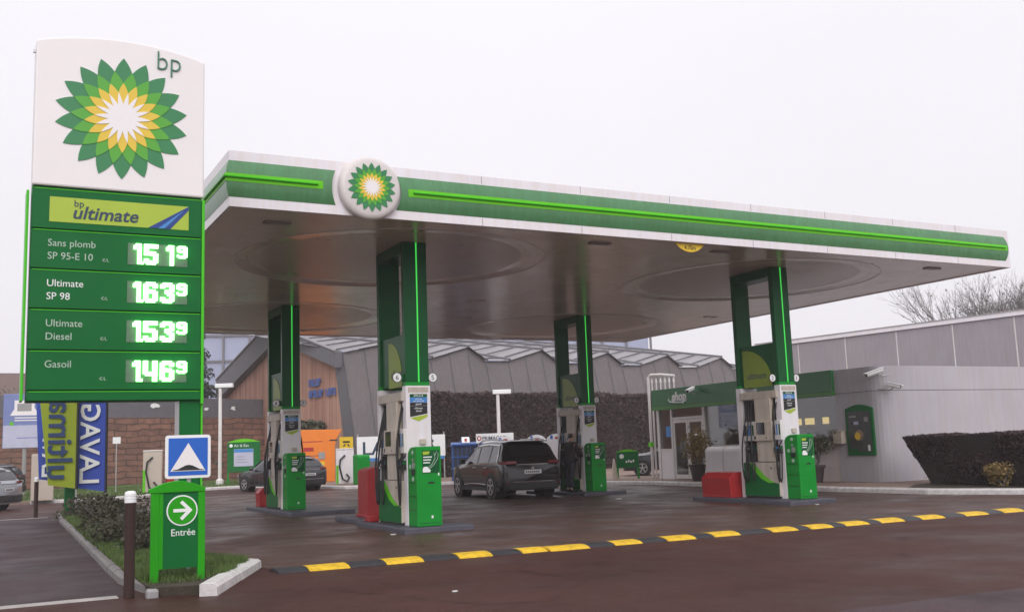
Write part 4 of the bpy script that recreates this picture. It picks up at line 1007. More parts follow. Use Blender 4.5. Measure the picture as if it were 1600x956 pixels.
for k in range(len(front)-1):
    (a0, z0), (a1, z1) = front[k], front[k+1]
    sh = -3.5
    P = [H(a0, -.25, z0+.03), H(a1, -.25, z1+.03), H(a1+sh, BK, RZ+(z1-vz)*.15), H(a0+sh, BK, RZ+(z0-vz)*.15)]
    rp_.face(P)
    for j in range(9):
        s = (j+.5)/9
        e0 = Vector(P[0]).lerp(Vector(P[3]), s)+Vector((0, 0, .05)); e1 = Vector(P[1]).lerp(Vector(P[2]), s)+Vector((0, 0, .05)); rs.tube([e0, e1], .05, 4)
    rs.tube([Vector(P[1])+Vector((0, 0, .05)), Vector(P[2])+Vector((0, 0, .05))], .09, 5)
rp_.build('roof_plates', 'roof_sheet', hall); rs.build('roof_seams', 'dark_band', hall)
q = MB(); q.prism([H(0, .3, 0)[:2], H(bays*BL, .3, 0)[:2], H(bays*BL, GW, 0)[:2], H(0.3, GW, 0)[:2]], 'z', 0, 7.2); q.build('hall_core', 'grey_mid', hall)
# blue lettering on the gable (faces -x side)
LSH = ([(0, 0), (1, 0), (1, .25), (.35, .25), (.35, 1), (0, 1)], [(0, 0), (1, 0), (1, 1), (.7, 1), (.7, .3), (.3, .3), (.3, 1), (0, 1)], [(0, 0), (.35, 0), (.35, .6), (1, .6), (1, 1), (0, 1)], [(.1, 0), (.9, 0), (1, .3), (1, .8), (.8, 1), (.2, 1), (0, .7), (0, .2)])
for (t0, z0, w, n) in ((4.25, 5.05, .26, 11), (4.25, 5.75, .26, 6)):
    for k in range(n):
        if k == 6 or (n == 6 and k == 5): continue
        P = [H(-.10, t0-k*.32-u_*w, z0+v_*.46) for u_, v_ in LSH[(k*3+n) % 4]]; q = MB(); m2 = len(P)
        q.face(P); q.face([(x-.05, y, z) for x, y, z in P])
        for j in range(m2): j2 = (j+1) % m2; q.face([P[j], P[j2], (P[j2][0]-.05,)+P[j2][1:], (P[j][0]-.05,)+P[j][1:]])
        q.build('gable_letter', 'letter_blue', hall)

# glass office block far behind
gl = thing('glass_office_block', 'pale blue glass office block far behind the timber hall', 'building', (35, 125, 0), math.radians(-22))
GX0, GX1, GZ = -27.5, 46, 19.5
MB().box(GX0+.3, GX1-.3, .2, 20, 0, GZ).build('body', 'glass_tower', gl)
q = MB()
for k in range(24): x = GX0+(GX1-GX0)*k/23; q.box(x-.12, x+.12, -.1, .199, 0, GZ)
for k in range(7): q.box(GX0, GX1, -.06, .19, k*3.2+.6, k*3.2+.85)
q.build('mullions', 'dark_band', gl)

# stone wall, dark fence on it
A2 = Vector((-3.5, 61.6)); B2 = Vector((17.6, 69.6)); d2 = (B2-A2).normalized(); n2 = Vector((-d2.y, d2.x))
def seg(t0, t1, o0, o1): return [tuple(A2+d2*t+n2*o) for t, o in ((t0, o0), (t1, o0), (t1, o1), (t0, o1))]
L2 = (B2-A2).length
q = MB().box(0, L2, 0, .8, 0, 4.15); tag(q.build('stone_wall', 'stone_courses', None, (A2.x, A2.y, 0), math.atan2(d2.y, d2.x)), 'tall reddish stone wall behind the air and water area', 'wall')
fn = thing('dark_fence', 'dark screen fence with torn white scraps along the top of the stone wall', 'fence', (A2.x, A2.y, 4.15))
q = MB(); q.prism([(x-A2.x, y-A2.y) for x, y in seg(0, L2, .2, .4)], 'z', .002, 1.25); q.build('screen', 'dark_band', fn)
for (t, z, s) in ((14.6, .55, .5), (16.9, .4, .4), (18.2, .38, .25), (19.2, .35, .2), (20.2, .42, .35), (6.5, .1, .2), (3.2, .05, .3)):
    q = MB(); pts = []
    for k in range(9): a = 2*PI*k/9; rr = s*random.uniform(.2, .75); pts.append((rr*math.cos(a)*1.1, rr*math.sin(a)*.7))
    p0 = A2+d2*t+n2*.15-A2
    q.face([(p0.x+d2.x*x, p0.y+d2.y*x, z+y+.2) for x, y in pts]); q.face([(p0.x+d2.x*x+n2.x*.03, p0.y+d2.y*x+n2.y*.03, z+y+.2) for x, y in pts]); q.build('white_scrap', 'white_plain', fn)

# ------------------------------------------------------------------ hedges and trees
def box_pts(n, P0, P1, th, h0, h1, top=.15, rag=.12):
    """points over the faces of a long hedge running P0-P1 (2D)"""
    P0, P1 = np.array(P0), np.array(P1); dd = (P1-P0); Ln = np.linalg.norm(dd); dd = dd/Ln; nn = np.array([-dd[1], dd[0]])
    out = []
    t = RNG.uniform(0, Ln, n); f_ = RNG.uniform(0, 1, n)
    z = RNG.uniform(h0, h1, n); o = np.where(f_ < .5, 0, np.where(f_ < .62, th, RNG.uniform(0, th, n))); z = np.where(f_ > .62, h1, z)
    e = f_ > .86; t = np.where(e, np.where(RNG.uniform(0, 1, n) < .5, 0, Ln), t); z = np.where(e, RNG.uniform(h0, h1, n), z)
    lump = rag*(np.sin(t*1.7)+np.sin(t*.63+2)+np.sin(z*2.3+t*.9))*.5
    o = o-np.where(f_ < .5, lump, 0); z = z+np.where(f_ > .62, lump*.6, 0)
    p = P0[None]+dd[None]*t[:, None]+nn[None]*o[:, None]
    return np.concatenate([p, z[:, None]], 1)+RNG.normal(size=(n, 3))*.05
bh = thing('tall_hedge', 'very tall dark clipped hedge in front of the metal hall', 'hedge', (0, 0, 0))
q = MB(); a, b_ = Vector((20.6, 48.3)), Vector((38.5, 51.4)); dd = (b_-a).normalized(); nn = Vector((-dd.y, dd.x)); P = [a+nn*.12+dd*.1, b_+nn*.12-dd*.1, b_+nn*1.7-dd*.1, a+nn*1.7+dd*.1]
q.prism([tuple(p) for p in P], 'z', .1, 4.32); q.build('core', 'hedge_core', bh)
leaves(box_pts(52000, (20.6, 48.3), (38.5, 51.4), 1.8, .1, 4.4), .07, name='foliage', material='hedge_brown', parent=bh)
# clipped plum hedge by the shop, narrower at its foot
ph = thing('clipped_hedge', 'dense dark plum hedge with slanted clipped end in front of the shop wall', 'hedge', (0, 0, 0))
HB = [(22.05, 18.6, .13), (22.05, 4, .13), (23.1, 4, .13), (23.1, 18.8, .13)]; HT = [(21.95, 19.3, 1.36), (21.95, 4, 1.36), (23.4, 4, 1.38), (23.4, 19.5, 1.38)]
q = MB(); k_ = .96
for fc in ((0, 1, 2, 3),): q.face([HB[i] for i in fc]); q.face([HT[i] for i in fc])
for i in range(4): j = (i+1) % 4; q.face([HB[i], HB[j], HT[j], HT[i]])
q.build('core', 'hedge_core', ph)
def quad_pts(n, a, b_, c, d_):
    uu, vv = RNG.uniform(0, 1, (2, n)); a, b_, c, d_ = map(np.array, (a, b_, c, d_))
    return a*((1-uu)*(1-vv))[:, None]+b_*(uu*(1-vv))[:, None]+c*(uu*vv)[:, None]+d_*((1-uu)*vv)[:, None]
pts = np.concatenate([quad_pts(42000, HB[0], HB[1], HT[1], HT[0]), quad_pts(9000, HT[0], HT[1], HT[2], HT[3]), quad_pts(6000, HB[3], HB[0], HT[0], HT[3])])
pts += RNG.normal(size=pts.shape)*np.array([.018, .022, .012])+np.stack([.05*np.sin(pts[:, 1]*2.1)*np.sin(pts[:, 2]*4), 0*pts[:, 0], .025*np.sin(pts[:, 1]*3.1)], 1)
leaves(pts, .030, name='foliage', material='hedge_plum', parent=ph)
struct(MB().prism([(21.4, 4), (21.2, 14.9), (20.4, 17.1), (20.45, 18.0), (21.9, 19.0), (24, 19.6), (24, 4)], 'z', .1, .118).build('hedge_soil', 'soil'))
def shrub(name, x, y, z, rx, rz_, n, size, material, label, cat='shrub', group=None, stems=6, bottom=.0):
    t = thing(name, label, cat, (x, y, z), 0, group); v = RNG.normal(size=(n, 3)); v /= np.linalg.norm(v, axis=1)[:, None]; rr = RNG.uniform(.25, 1, n)**.5
    cl = RNG.normal(size=(9, 3))*.55; idx = RNG.integers(0, 9, n)
    p = (v*rr[:, None]*.62+cl[idx]*.65)*np.array([rx, rx, rz_])+np.array([0, 0, rz_*.95+bottom]); p = p[p[:, 2] > .02]
    leaves(p, size, name='foliage', material=material, parent=t)
    s = MB()
    for k in range(stems):
        a = random.uniform(0, 6.28); s.tube([(0, 0, -.02), (.3*rx*math.cos(a), .3*rx*math.sin(a), rz_*.7), (.7*rx*math.cos(a), .7*rx*math.sin(a), rz_*1.5)], [.012, .009, .004], 5)
    s.build('stems', 'bark', t); return t
gs = 'shrubs in the planted island'
for (x, y, rx, rz_, lab) in ((2.42, 16.2, .52, 0.24, 'nearest dark shrub in the planted island behind the Entrée sign'), (2.35, 18.3, .60, 0.28, 'second dark shrub along the planted island'), (2.55, 20.6, .60, 0.32, 'rounded dark shrub in the middle of the planted island'),
                             (2.5, 23.0, .62, 0.32, 'dark shrub beyond the middle of the planted island'), (2.7, 25.6, .62, 0.34, 'dark shrub before the blue banner on the planted island'), (2.6, 28.2, .55, 0.32, 'farthest dark shrub under the lime banner')):
    shrub('low_shrub', x, y, .07, rx, rz_, 1700, .032, 'shrub_green', lab, 'shrub', gs, 14)
shrub('low_shrub', 21.75, 16.3, .118, .38, .30, 1500, .035, 'shrub_gold', 'yellowish shrub in front of the plum hedge', 'shrub', None, 5)
shrub('low_shrub', 21.8, 15.3, .118, .30, .20, 900, .035, 'shrub_gold', 'smaller yellowish plant low in front of the plum hedge', 'shrub', None, 4)
shrub('wall_shrub', 17.6, 61.2, 0, 1.5, .75, 3200, .12, 'shrub_olive', 'grey green bush growing against the timber gable', 'bush', None, 9, 2.2)
# white stones in the bed
for (x, y, s, lab) in ((2.05, 17.2, .13, 'pale rounded stone beside the shrubs, farther from the sign'), (2.12, 15.3, .11, 'pale rounded stone at the bed edge, middle one'), (2.42, 14.1, .2, 'flat white stone behind the Entrée sign'), (2.0, 19.6, .12, 'pale rounded stone far along the bed edge')):
    bm = bmesh.new(); bmesh.ops.create_icosphere(bm, subdivisions=2, radius=s)
    for v in bm.verts: v.co = Vector((v.co.x*random.uniform(.85, 1.15), v.co.y*random.uniform(.85, 1.15), v.co.z*.45))
    me = bpy.data.meshes.new('stone'); bm.to_mesh(me); bm.free(); me.materials.append(M['kerb_white']); o = bpy.data.objects.new('stone', me); COL.objects.link(o); o.location = (x, y, .08); tag(o, lab, 'stone', 'pale stones in the planted bed')
def conifer(x, y, h, r_, label, n=14000):
    t = thing('conifer_tree', label, 'tree', (x, y, 0)); MB().tube([(0, 0, 0), (0, 0, h*.9)], [.25, .03], 8).build('trunk', 'bark', t)
    zz = h*(1-np.sqrt(RNG.uniform(0, 1, n))*.93); a = RNG.uniform(0, 2*PI, n); tier = .72+.28*np.sin(zz*5.2+a*2); R_ = r_*(1-zz/h)**.75*tier; rr = R_*RNG.uniform(.35, 1, n)**.6
    leaves(np.stack([rr*np.cos(a), rr*np.sin(a), zz-.25*rr], 1), .14, name='crown', material='conifer', parent=t, aspect=.4); return t
conifer(12.8, 70.5, 12.5, 3.3, 'dark conifer rising behind the stone wall beside the price totem')
def bare_tree(x, y, h, label, seed, spread=.5, trunks=3, group='bare trees behind the panel building'):
    rnd = random.Random(seed); t = thing('bare_tree', label, 'tree', (x, y, 0), 0, group); br = MB(); tips = []; tr = MB()
    def grow(p, dvec, L_, rad, lev):
        pts = [p]; q = p; dd = dvec.copy()
        for k in range(3):
            dd = (dd+Vector((rnd.gauss(0, .12), rnd.gauss(0, .12), .05))).normalized(); q = q+dd*L_/3; pts.append(q)
        (tr if lev == 0 else br).tube(pts, [rad, rad*.86, rad*.72, rad*.58], 7 if lev < 2 else 4 if lev < 4 else 3, cap=False)
        if lev >= 4: tips.extend(pts[1:])
        if lev == 7: return
        for k in range(3 if lev in (1, 2, 3, 4) else 2):
            ax = Vector((rnd.gauss(0, 1), rnd.gauss(0, 1), rnd.gauss(0, .3))).normalized(); nd = (dd+ax*spread*rnd.uniform(.6, 1.3)).normalized()
            grow(pts[-1] if k < 2 else pts[2], nd, L_*rnd.uniform(.62, .82), rad*.64, lev+1)
    for k in range(trunks):
        a = k*2*PI/trunks+rnd.random(); grow(Vector((.25*math.cos(a), .25*math.sin(a), 0)), Vector((.13*math.cos(a), .13*math.sin(a), 1)).normalized(), h*.30, .15*h/11, 0)
    tr.build('trunk', 'bark', t, recalc=False); br.build('crown', 'bark', t, recalc=False)
    tp = np.array([tuple(p) for p in tips]); sel = tp[RNG.integers(0, len(tp), 380)]+RNG.normal(size=(380, 3))*.1
    leaves(sel, .075, name='dry_leaves', material='twig_leaf', parent=t); return t
bare_tree(56.2, 40.4, 11.0, 'largest bare tree behind the panel building', 3, .33, 4)
bare_tree(58.2, 40.6, 10.4, 'smaller bare tree right of the largest one behind the panel building', 11, .30, 4)
bare_tree(58.0, 37.4, 8.9, 'bare tree at the right edge behind the panel building', 23, .26, 3)

# ------------------------------------------------------------------ air and water area, kiosk, cages
vg = .112
def hose_unit(x, y, rz, h, w, label, group):
    t = thing('vacuum_unit', label, 'vacuum unit', (x, y, vg), rz, group)
    b_ = MB().box(-w/2, w/2, -.22, .25, 0, h).build('cabinet', 'cream' if h > 1.6 else 'white_frame', t, bevel=.04)
    MB().box(-w/2-.01, w/2+.01, -.24, .27, h+.001, h+.06).build('lid', 'white_paint', t, bevel=.02)
    MB().box(-w/2-.004, -w/2+.10, -.225, -.221, 0.02, h*.55).build('green_stripe', 'lime', b_)
    q = MB(); q.tube([(.0, -.25, h-.25), (-.22, -.32, h-.45), (-.26, -.34, h*.5), (-.12, -.34, .22), (.08, -.33, .12), (.18, -.30, .3), (.05, -.28, .45)], .04, 8); q.build('hose', 'rubber', t, smooth=True)
    return t
gv = 'vacuum and air units along the verge'
hose_unit(6.95, 46.6, math.radians(-12), 1.75, .78, 'cream vacuum unit with looped hose beside the red box', gv)
tag(MB().box(-.28, .28, -.18, .18, 0, 1.1).build('red_box', 'red', None, (7.75, 46.3, vg), bevel=.03), 'red box standing beside the cream vacuum unit', 'box')
hose_unit(15.15, 45.3, math.radians(-15), 1.55, .80, 'white vacuum unit with looped black hose beside the orange kiosk', gv)
tag(MB().prism([(-.3, 0), (.3, 0), (.3, 1.25), (.26, 1.3), (-.22, 1.3), (-.3, 1.2)], 'x', -.30, .30).build('green_cabinet', 'box_green', None, (15.35, 43.6, vg), bevel=.03), 'green cabinet beside the white vacuum unit', 'cabinet')
ys_ = thing('yellow_sign', 'yellow square instruction sign above the white vacuum unit', 'sign', (15.6, 46.4, vg))
MB().tube([(0, .03, 0), (0, .03, 1.7)], .03, 8).build('post', 'steel', ys_); MB().box(-.33, .33, -.02, 0, 1.62, 2.15).build('plate', 'yellow', ys_)
MB().box(-.17, .17, -.026, -.021, 1.88, 1.96).build('mark', 'black', ys_); MB().prism([(-.17, 1.70), (-.10, 1.70), (-.03, 1.82), (-.10, 1.82)], 'y', -.026, -.021).build('mark', 'black', ys_); MB().prism([(.17, 1.70), (.10, 1.70), (.03, 1.82), (.10, 1.82)], 'y', -.026, -.021).build('mark', 'black', ys_)
wa = thing('white_banner', 'white banner with large dark LAVAGE lettering behind the pump', 'banner', (15.95, 45.9, vg), math.radians(-18))
for x in (.05, 4.1): MB().tube([(x, .05, 0), (x, .05, 2.25)], .035, 8).build('post', 'steel', wa)
wp = MB().box(0, 4.15, -.015, .015, 1.12, 2.12).build('sheet', 'white_plain', wa); text(wp, 'banner_lettering', 'LAVAGE', .86, .22, -.018, 1.28, 'navy', bold=.012, wx=1.08)
MB().box(.55, 4.1, -.012, .012, .98, 1.115).build('blue_hem', 'blue_light', wp)
ok_ = thing('orange_kiosk', 'bright orange vending kiosk with a flared canopy top', 'kiosk', (15.85, 50.9, vg), math.radians(-15))
KQ = [(-1.12, 0), (.62, 0), (.62, 1.75), (.70, 2.15), (.98, 2.62), (-1.25, 2.66), (-1.32, 1.9), (-1.12, 1.5)]
kb = MB().prism(KQ, 'y', -.02, 1.1).build('body', 'orange', ok_, bevel=.02)
MB().box(-.20, .12, -.05, -.021, 1.15, 1.5).build('screen', 'grey_mid', kb); MB().box(-1.05, .0, -.03, -.021, 2.02, 2.06).build('lettering_line', 'red', kb); MB().box(-.95, -.45, -.03, -.021, 1.55, 1.75).build('lettering', 'red', kb)
MB().box(.35, .75, -.03, -.021, 2.05, 2.12).build('lettering_line', 'black', kb); MB().box(-.15, .1, -.04, -.021, .82, 1.02).build('hatch', 'yellow', kb)
rl = MB(); rl.tube([(.15, -.7, 0), (.15, -.7, .9), (.15, -.15, .9), (.15, -.15, 0)], .03, 6); tag(rl.build('hoop_rail', 'steel', None, (16.5, 50.0, vg)), 'grey hoop rail in front of the orange kiosk', 'rail')
# air and water board, lamps, small post
def board(name, x, y, rz, w, h, z0, label, cat, word, pic, txt):
    t = thing(name, label, cat, (x, y, vg), rz)
    for sx in (-1, 1): MB().box(sx*(w/2-.03)-.04, sx*(w/2-.03)+.04, -.03, .03, 0, z0+.2).build('leg', 'box_green', t)
    pr_ = [(-w/2, z0), (w/2, z0), (w/2, z0+h)]+[(w/2-w*k/10, z0+h+.09*w*math.sin(k/10*PI)) for k in range(1, 10)]+[(-w/2, z0+h)]
    p = MB().prism(pr_, 'y', -.05, .05).build('panel', 'box_green_dark' if pic else 'box_green_dark', t, bevel=.01)
    MB().prism([(-w/2, z0+h+.001)]+[(w/2-w*k/10, z0+h+.004+.10*w*math.sin(k/10*PI)) for k in range(10, -1, -1)], 'y', -.056, .056).build('cap', 'lime', t)
    c = MB(); c.lathe([(.09, 0), (.09, .006)], (-w/2+.2, -.051, z0+h-.17), 16, axis='y'); c.build('icon', 'text_white', p)
    if word: text(p, 'board_lettering', word, .2, -w/2+.36, -.056, z0+h-.24, 'text_white')
    if pic:
        q = MB().box(-w/2+.35, w/2-.35, -.058, -.051, z0+.3, z0+1.2).build('notice', 'poster_pale', p); MB().box(-w/2+.36, w/2-.36, -.062, -.0585, z0+1.02, z0+1.19).build('notice_header', 'blue_light', q)
        for k in range(3): MB().box(-w/2+.45, w/2-.6-.1*k, -.061, -.0585, z0+.5+.14*k, z0+.53+.14*k).build('notice_line', 'grey_mid', q)
    return t
board('air_water_board', 12.65, 54.3, math.radians(-28), 1.72, 1.55, .62, 'green arched board headed Air & Eau by the stone wall', 'sign', 'Air & Eau', True, None)
gj = board('service_board', 22.62, 33.35, math.radians(-28), .86, .62, .42, 'small green arched board near the traffic cone left of the shop', 'sign', '', False, None)
for k in range(4): MB().box(-.08+.09*k, -.02+.09*k, -.06, -.051, .62+.02*(k % 2), .70+.03*(k % 2)).build('board_mark', 'text_white', gj)
def lamp(x, y, h, rz, label):
    t = thing('street_lamp', label, 'street lamp', (x, y, vg), rz, 'white area lamps behind the forecourt')
    q = MB(); q.lathe([(.20, 0), (.20, .25), (.10, .32), (.085, h)], n=14); q.build('pole', 'white_paint', t)
    MB().box(-.25, .68, -.14, .14, h, h+.22).build('lamp_head', 'white_plain', t, bevel=.03); MB().box(-.15, .6, -.10, .10, h-.012, h-.001).build('lamp_glass', 'grey_mid', t); return t
lamp(11.5, 54.7, 5.05, math.radians(-28), 'white street lamp left of the green Air & Eau board')
lamp(23.6, 46.2, 4.1, math.radians(-28), 'white street lamp rising behind the dark parked car')
sp_ = thing('marker_post', 'thin post with small white plate on the grass verge', 'sign', (5.9, 50.4, vg)); MB().tube([(0, 0, 0), (0, 0, 2.3)], .025, 6).build('post', 'steel', sp_); MB().box(-.17, .17, -.04, -.026, 2.2, 2.5).build('plate', 'white_plain', sp_)
tag(MB().box(-.38, .38, -.3, .3, 0, 1.75).build('cream_cabinet', 'cream', None, (2.4, 42.9, vg), bevel=.03), 'cream utility cabinet behind the bollards', 'cabinet')
# gas cages
def cage(x, y, rz, w, label):
    t = thing('gas_cage', label, 'gas bottle cage', (x, y, vg), rz, 'blue gas bottle cages'); b_ = MB(); h = 1.55
    for k in range(7): xx = -w/2+w*k/6; b_.box(xx-.011, xx+.011, -.39, -.365, 0, h)
    for z in (.03, .5, 1.02, 1.5): b_.box(-w/2-.02, w/2+.02, -.363, -.33, z, z+.05)
    for k in range(6): yy = -.3+.7*k/5; b_.box(-w/2-.018, -w/2+.018, yy-.018, yy+.018, 0, h)
    for z in (.03, .5, 1.02, 1.5): b_.box(-w/2-.05, -w/2-.019, -.36, .42, z, z+.05)
    b_.build('bars', 'cage_blue', t); MB().box(-w/2+.05, w/2-.05, -.3, .4, .02, 1.5).build('bottles', 'cage_dim', t)
    rf = MB().prism([(-.44, h+.0), (.44, h), (.44, h+.05), (.05, h+.14), (-.44, h+.05)], 'x', -w/2-.06, w/2+.06).build('roof', 'cage_blue', t)
    pk_ = MB(); pk_.prism([(-.30, h+.06), (.32, h+.06), (.05, h+.36), (-.08, h+.36)], 'x', -.18, .18); po_ = pk_.build('roof_ridge', 'cage_blue', t)
    q = MB(); q.face([(-.17, -.325, h+.10), (.17, -.325, h+.10), (.17, -.10, h+.36), (-.17, -.10, h+.36)]); q.face([(-.17, -.322, h+.098), (.17, -.322, h+.098), (.17, -.097, h+.358), (-.17, -.097, h+.358)]); q.build('label_plate', 'white_plain', po_)
    q = MB(); q.face([(-.05, -.318, h+.17), (.05, -.318, h+.17), (.05, -.215, h+.29), (-.05, -.215, h+.29)]); q.build('label_mark', 'red', po_)
    return t
cage(19.35, 41.2, math.radians(-20), 1.15, 'left blue gas bottle cage with a peaked white label')
cage(20.55, 40.9, math.radians(-20), 1.15, 'right blue gas bottle cage partly hidden by the dark parked car')
gsn = thing('gas_sign', 'white gas sign board with a round red badge above the dark parked car', 'sign', (19.5, 40.4, vg), math.radians(-22))
for x in (.1, 1.5): MB().tube([(x, .04, 0), (x, .04, 1.9)], .03, 6).build('post', 'steel', gsn)
gb = MB().box(0, 1.65, -.02, .02, 1.62, 2.02).build('board', 'white_plain', gsn); text(gb, 'gas_lettering', 'PRIMAGAZ', .225, .27, -.023, 1.74, 'navy', bold=.004, wx=.95)
q = MB(); q.lathe([(.105, 0), (.105, .006)], (.14, -.021, 1.82), 16, axis='y'); qo = q.build('flame_badge', 'red', gb); q = MB(); q.lathe([(.06, 0), (.06, .004)], (.14, -.0275, 1.82), 14, axis='y'); q.build('flame_core', 'white_plain', qo)
def wcage(x, y, label):
    t = thing('white_gas_cabinet', label, 'gas cabinet', (x, y, vg), math.radians(-22), 'white gas cabinets behind the dark car')
    MB().box(-.42, .42, -.3, .4, 0, 1.55).build('cabinet', 'white_frame', t, bevel=.02)
    MB().prism([(-.42, 1.552), (.42, 1.552)]+[(.42*math.cos(math.radians(a)), 1.56+.30*math.sin(math.radians(a))) for a in range(10, 171, 16)], 'y', -.3, -.26).build('arched_header', 'white_plain', t)
    MB().box(-.25, -.15, -.306, -.301, 1.65, 1.8).build('header_mark', 'sign_blue', t); MB().box(-.05, .12, -.306, -.301, 1.64, 1.74).build('header_mark', 'red', t); return t
wcage(20.1, 38.9, 'white gas cabinet with arched header, leftmost above the dark car roof'); wcage(20.75, 37.3, 'white gas cabinet with arched header above the middle of the dark car roof'); wcage(20.95, 36.0, 'white gas cabinet with arched header beside the person at the pump')
cn = thing('traffic_cone', 'faded pale traffic cone by the kerb left of the shop', 'cone', (21.95, 33.3, vg)); q = MB(); q.lathe([(.15, .03), (.09, .4), (.035, .78), (.02, .80)], n=14); q.build('cone_body', 'cream', cn); MB().box(-.2, .2, -.2, .2, 0, .03).build('base', 'cream', cn)

# left: billboard, house, trees in the mist
bb = thing('poster_billboard', 'blue advertising billboard on a post left of the price totem', 'billboard', (2.1, 52.5, vg), math.radians(-5))
MB().tube([(.05, .06, 0), (.05, .06, 3)], .09, 8).build('post', 'grey_mid', bb)
pb = MB().box(-.88, .88, -.05, .05, 2.15, 4.65).build('panel', 'poster_blue', bb, bevel=.02)
MB().box(-.86, .86, -.058, -.051, 2.17, 3.2).build('pale_half', 'poster_pale', pb); MB().prism([(-.6, 3.65), (.65, 3.65), (.42, 4.0), (.42, 4.35), (-.42, 4.35), (-.42, 3.95)], 'y', -.06, -.051).build('picture', 'white_panel', pb); MB().box(-.3, .3, -.064, -.0605, 3.85, 4.2).build('picture_centre', 'grey_mid', pb)
for k in range(3): MB().box(-.4, .75-.1*k, -.06, -.0505, 3.52-.12*k, 3.57-.12*k).build('poster_line', 'white_panel', pb) if k < 2 else MB().box(-.3, .7, -.062, -.0585, 2.6, 2.64).build('poster_line', 'poster_blue', pb)
q = MB(); q.lathe([(.09, 0), (.09, .006)], (-.52, -.0585, 3.28), 12, axis='y'); q.build('green_dot', 'lime', pb)
hs2 = thing('brick_house', 'brown brick house in the mist at the left edge', 'house', (2.0, 78, 0)); MB().box(-9, 5, 0, 9, 0, 5).build('wall', 'house_wall', hs2); MB().prism([(-.6, 4.99), (9.6, 4.99), (4.5, 8.2)], 'x', -9.4, 5.4).build('roof', 'house_roof', hs2)
for x in (-1.5, 1.0, 3.4): w_ = MB().box(x-.5, x+.5, -.03, .02, 1.4, 2.9).build('window', 'white_paint', hs2); MB().box(x-.42, x+.42, -.05, -.031, 1.48, 2.82).build('pane', 'car_glass', w_)
for (x, y, sc, lab) in ((-2.5, 70, 7.2, 'misty bare tree at the far left edge'), (1.2, 73, 6.4, 'misty bare tree behind the billboard'), (5.5, 75, 6.6, 'misty bare tree behind the banners')):
    bare_tree(x, y, sc, lab, int(x*10+50), .5, 3, 'misty trees at the left')

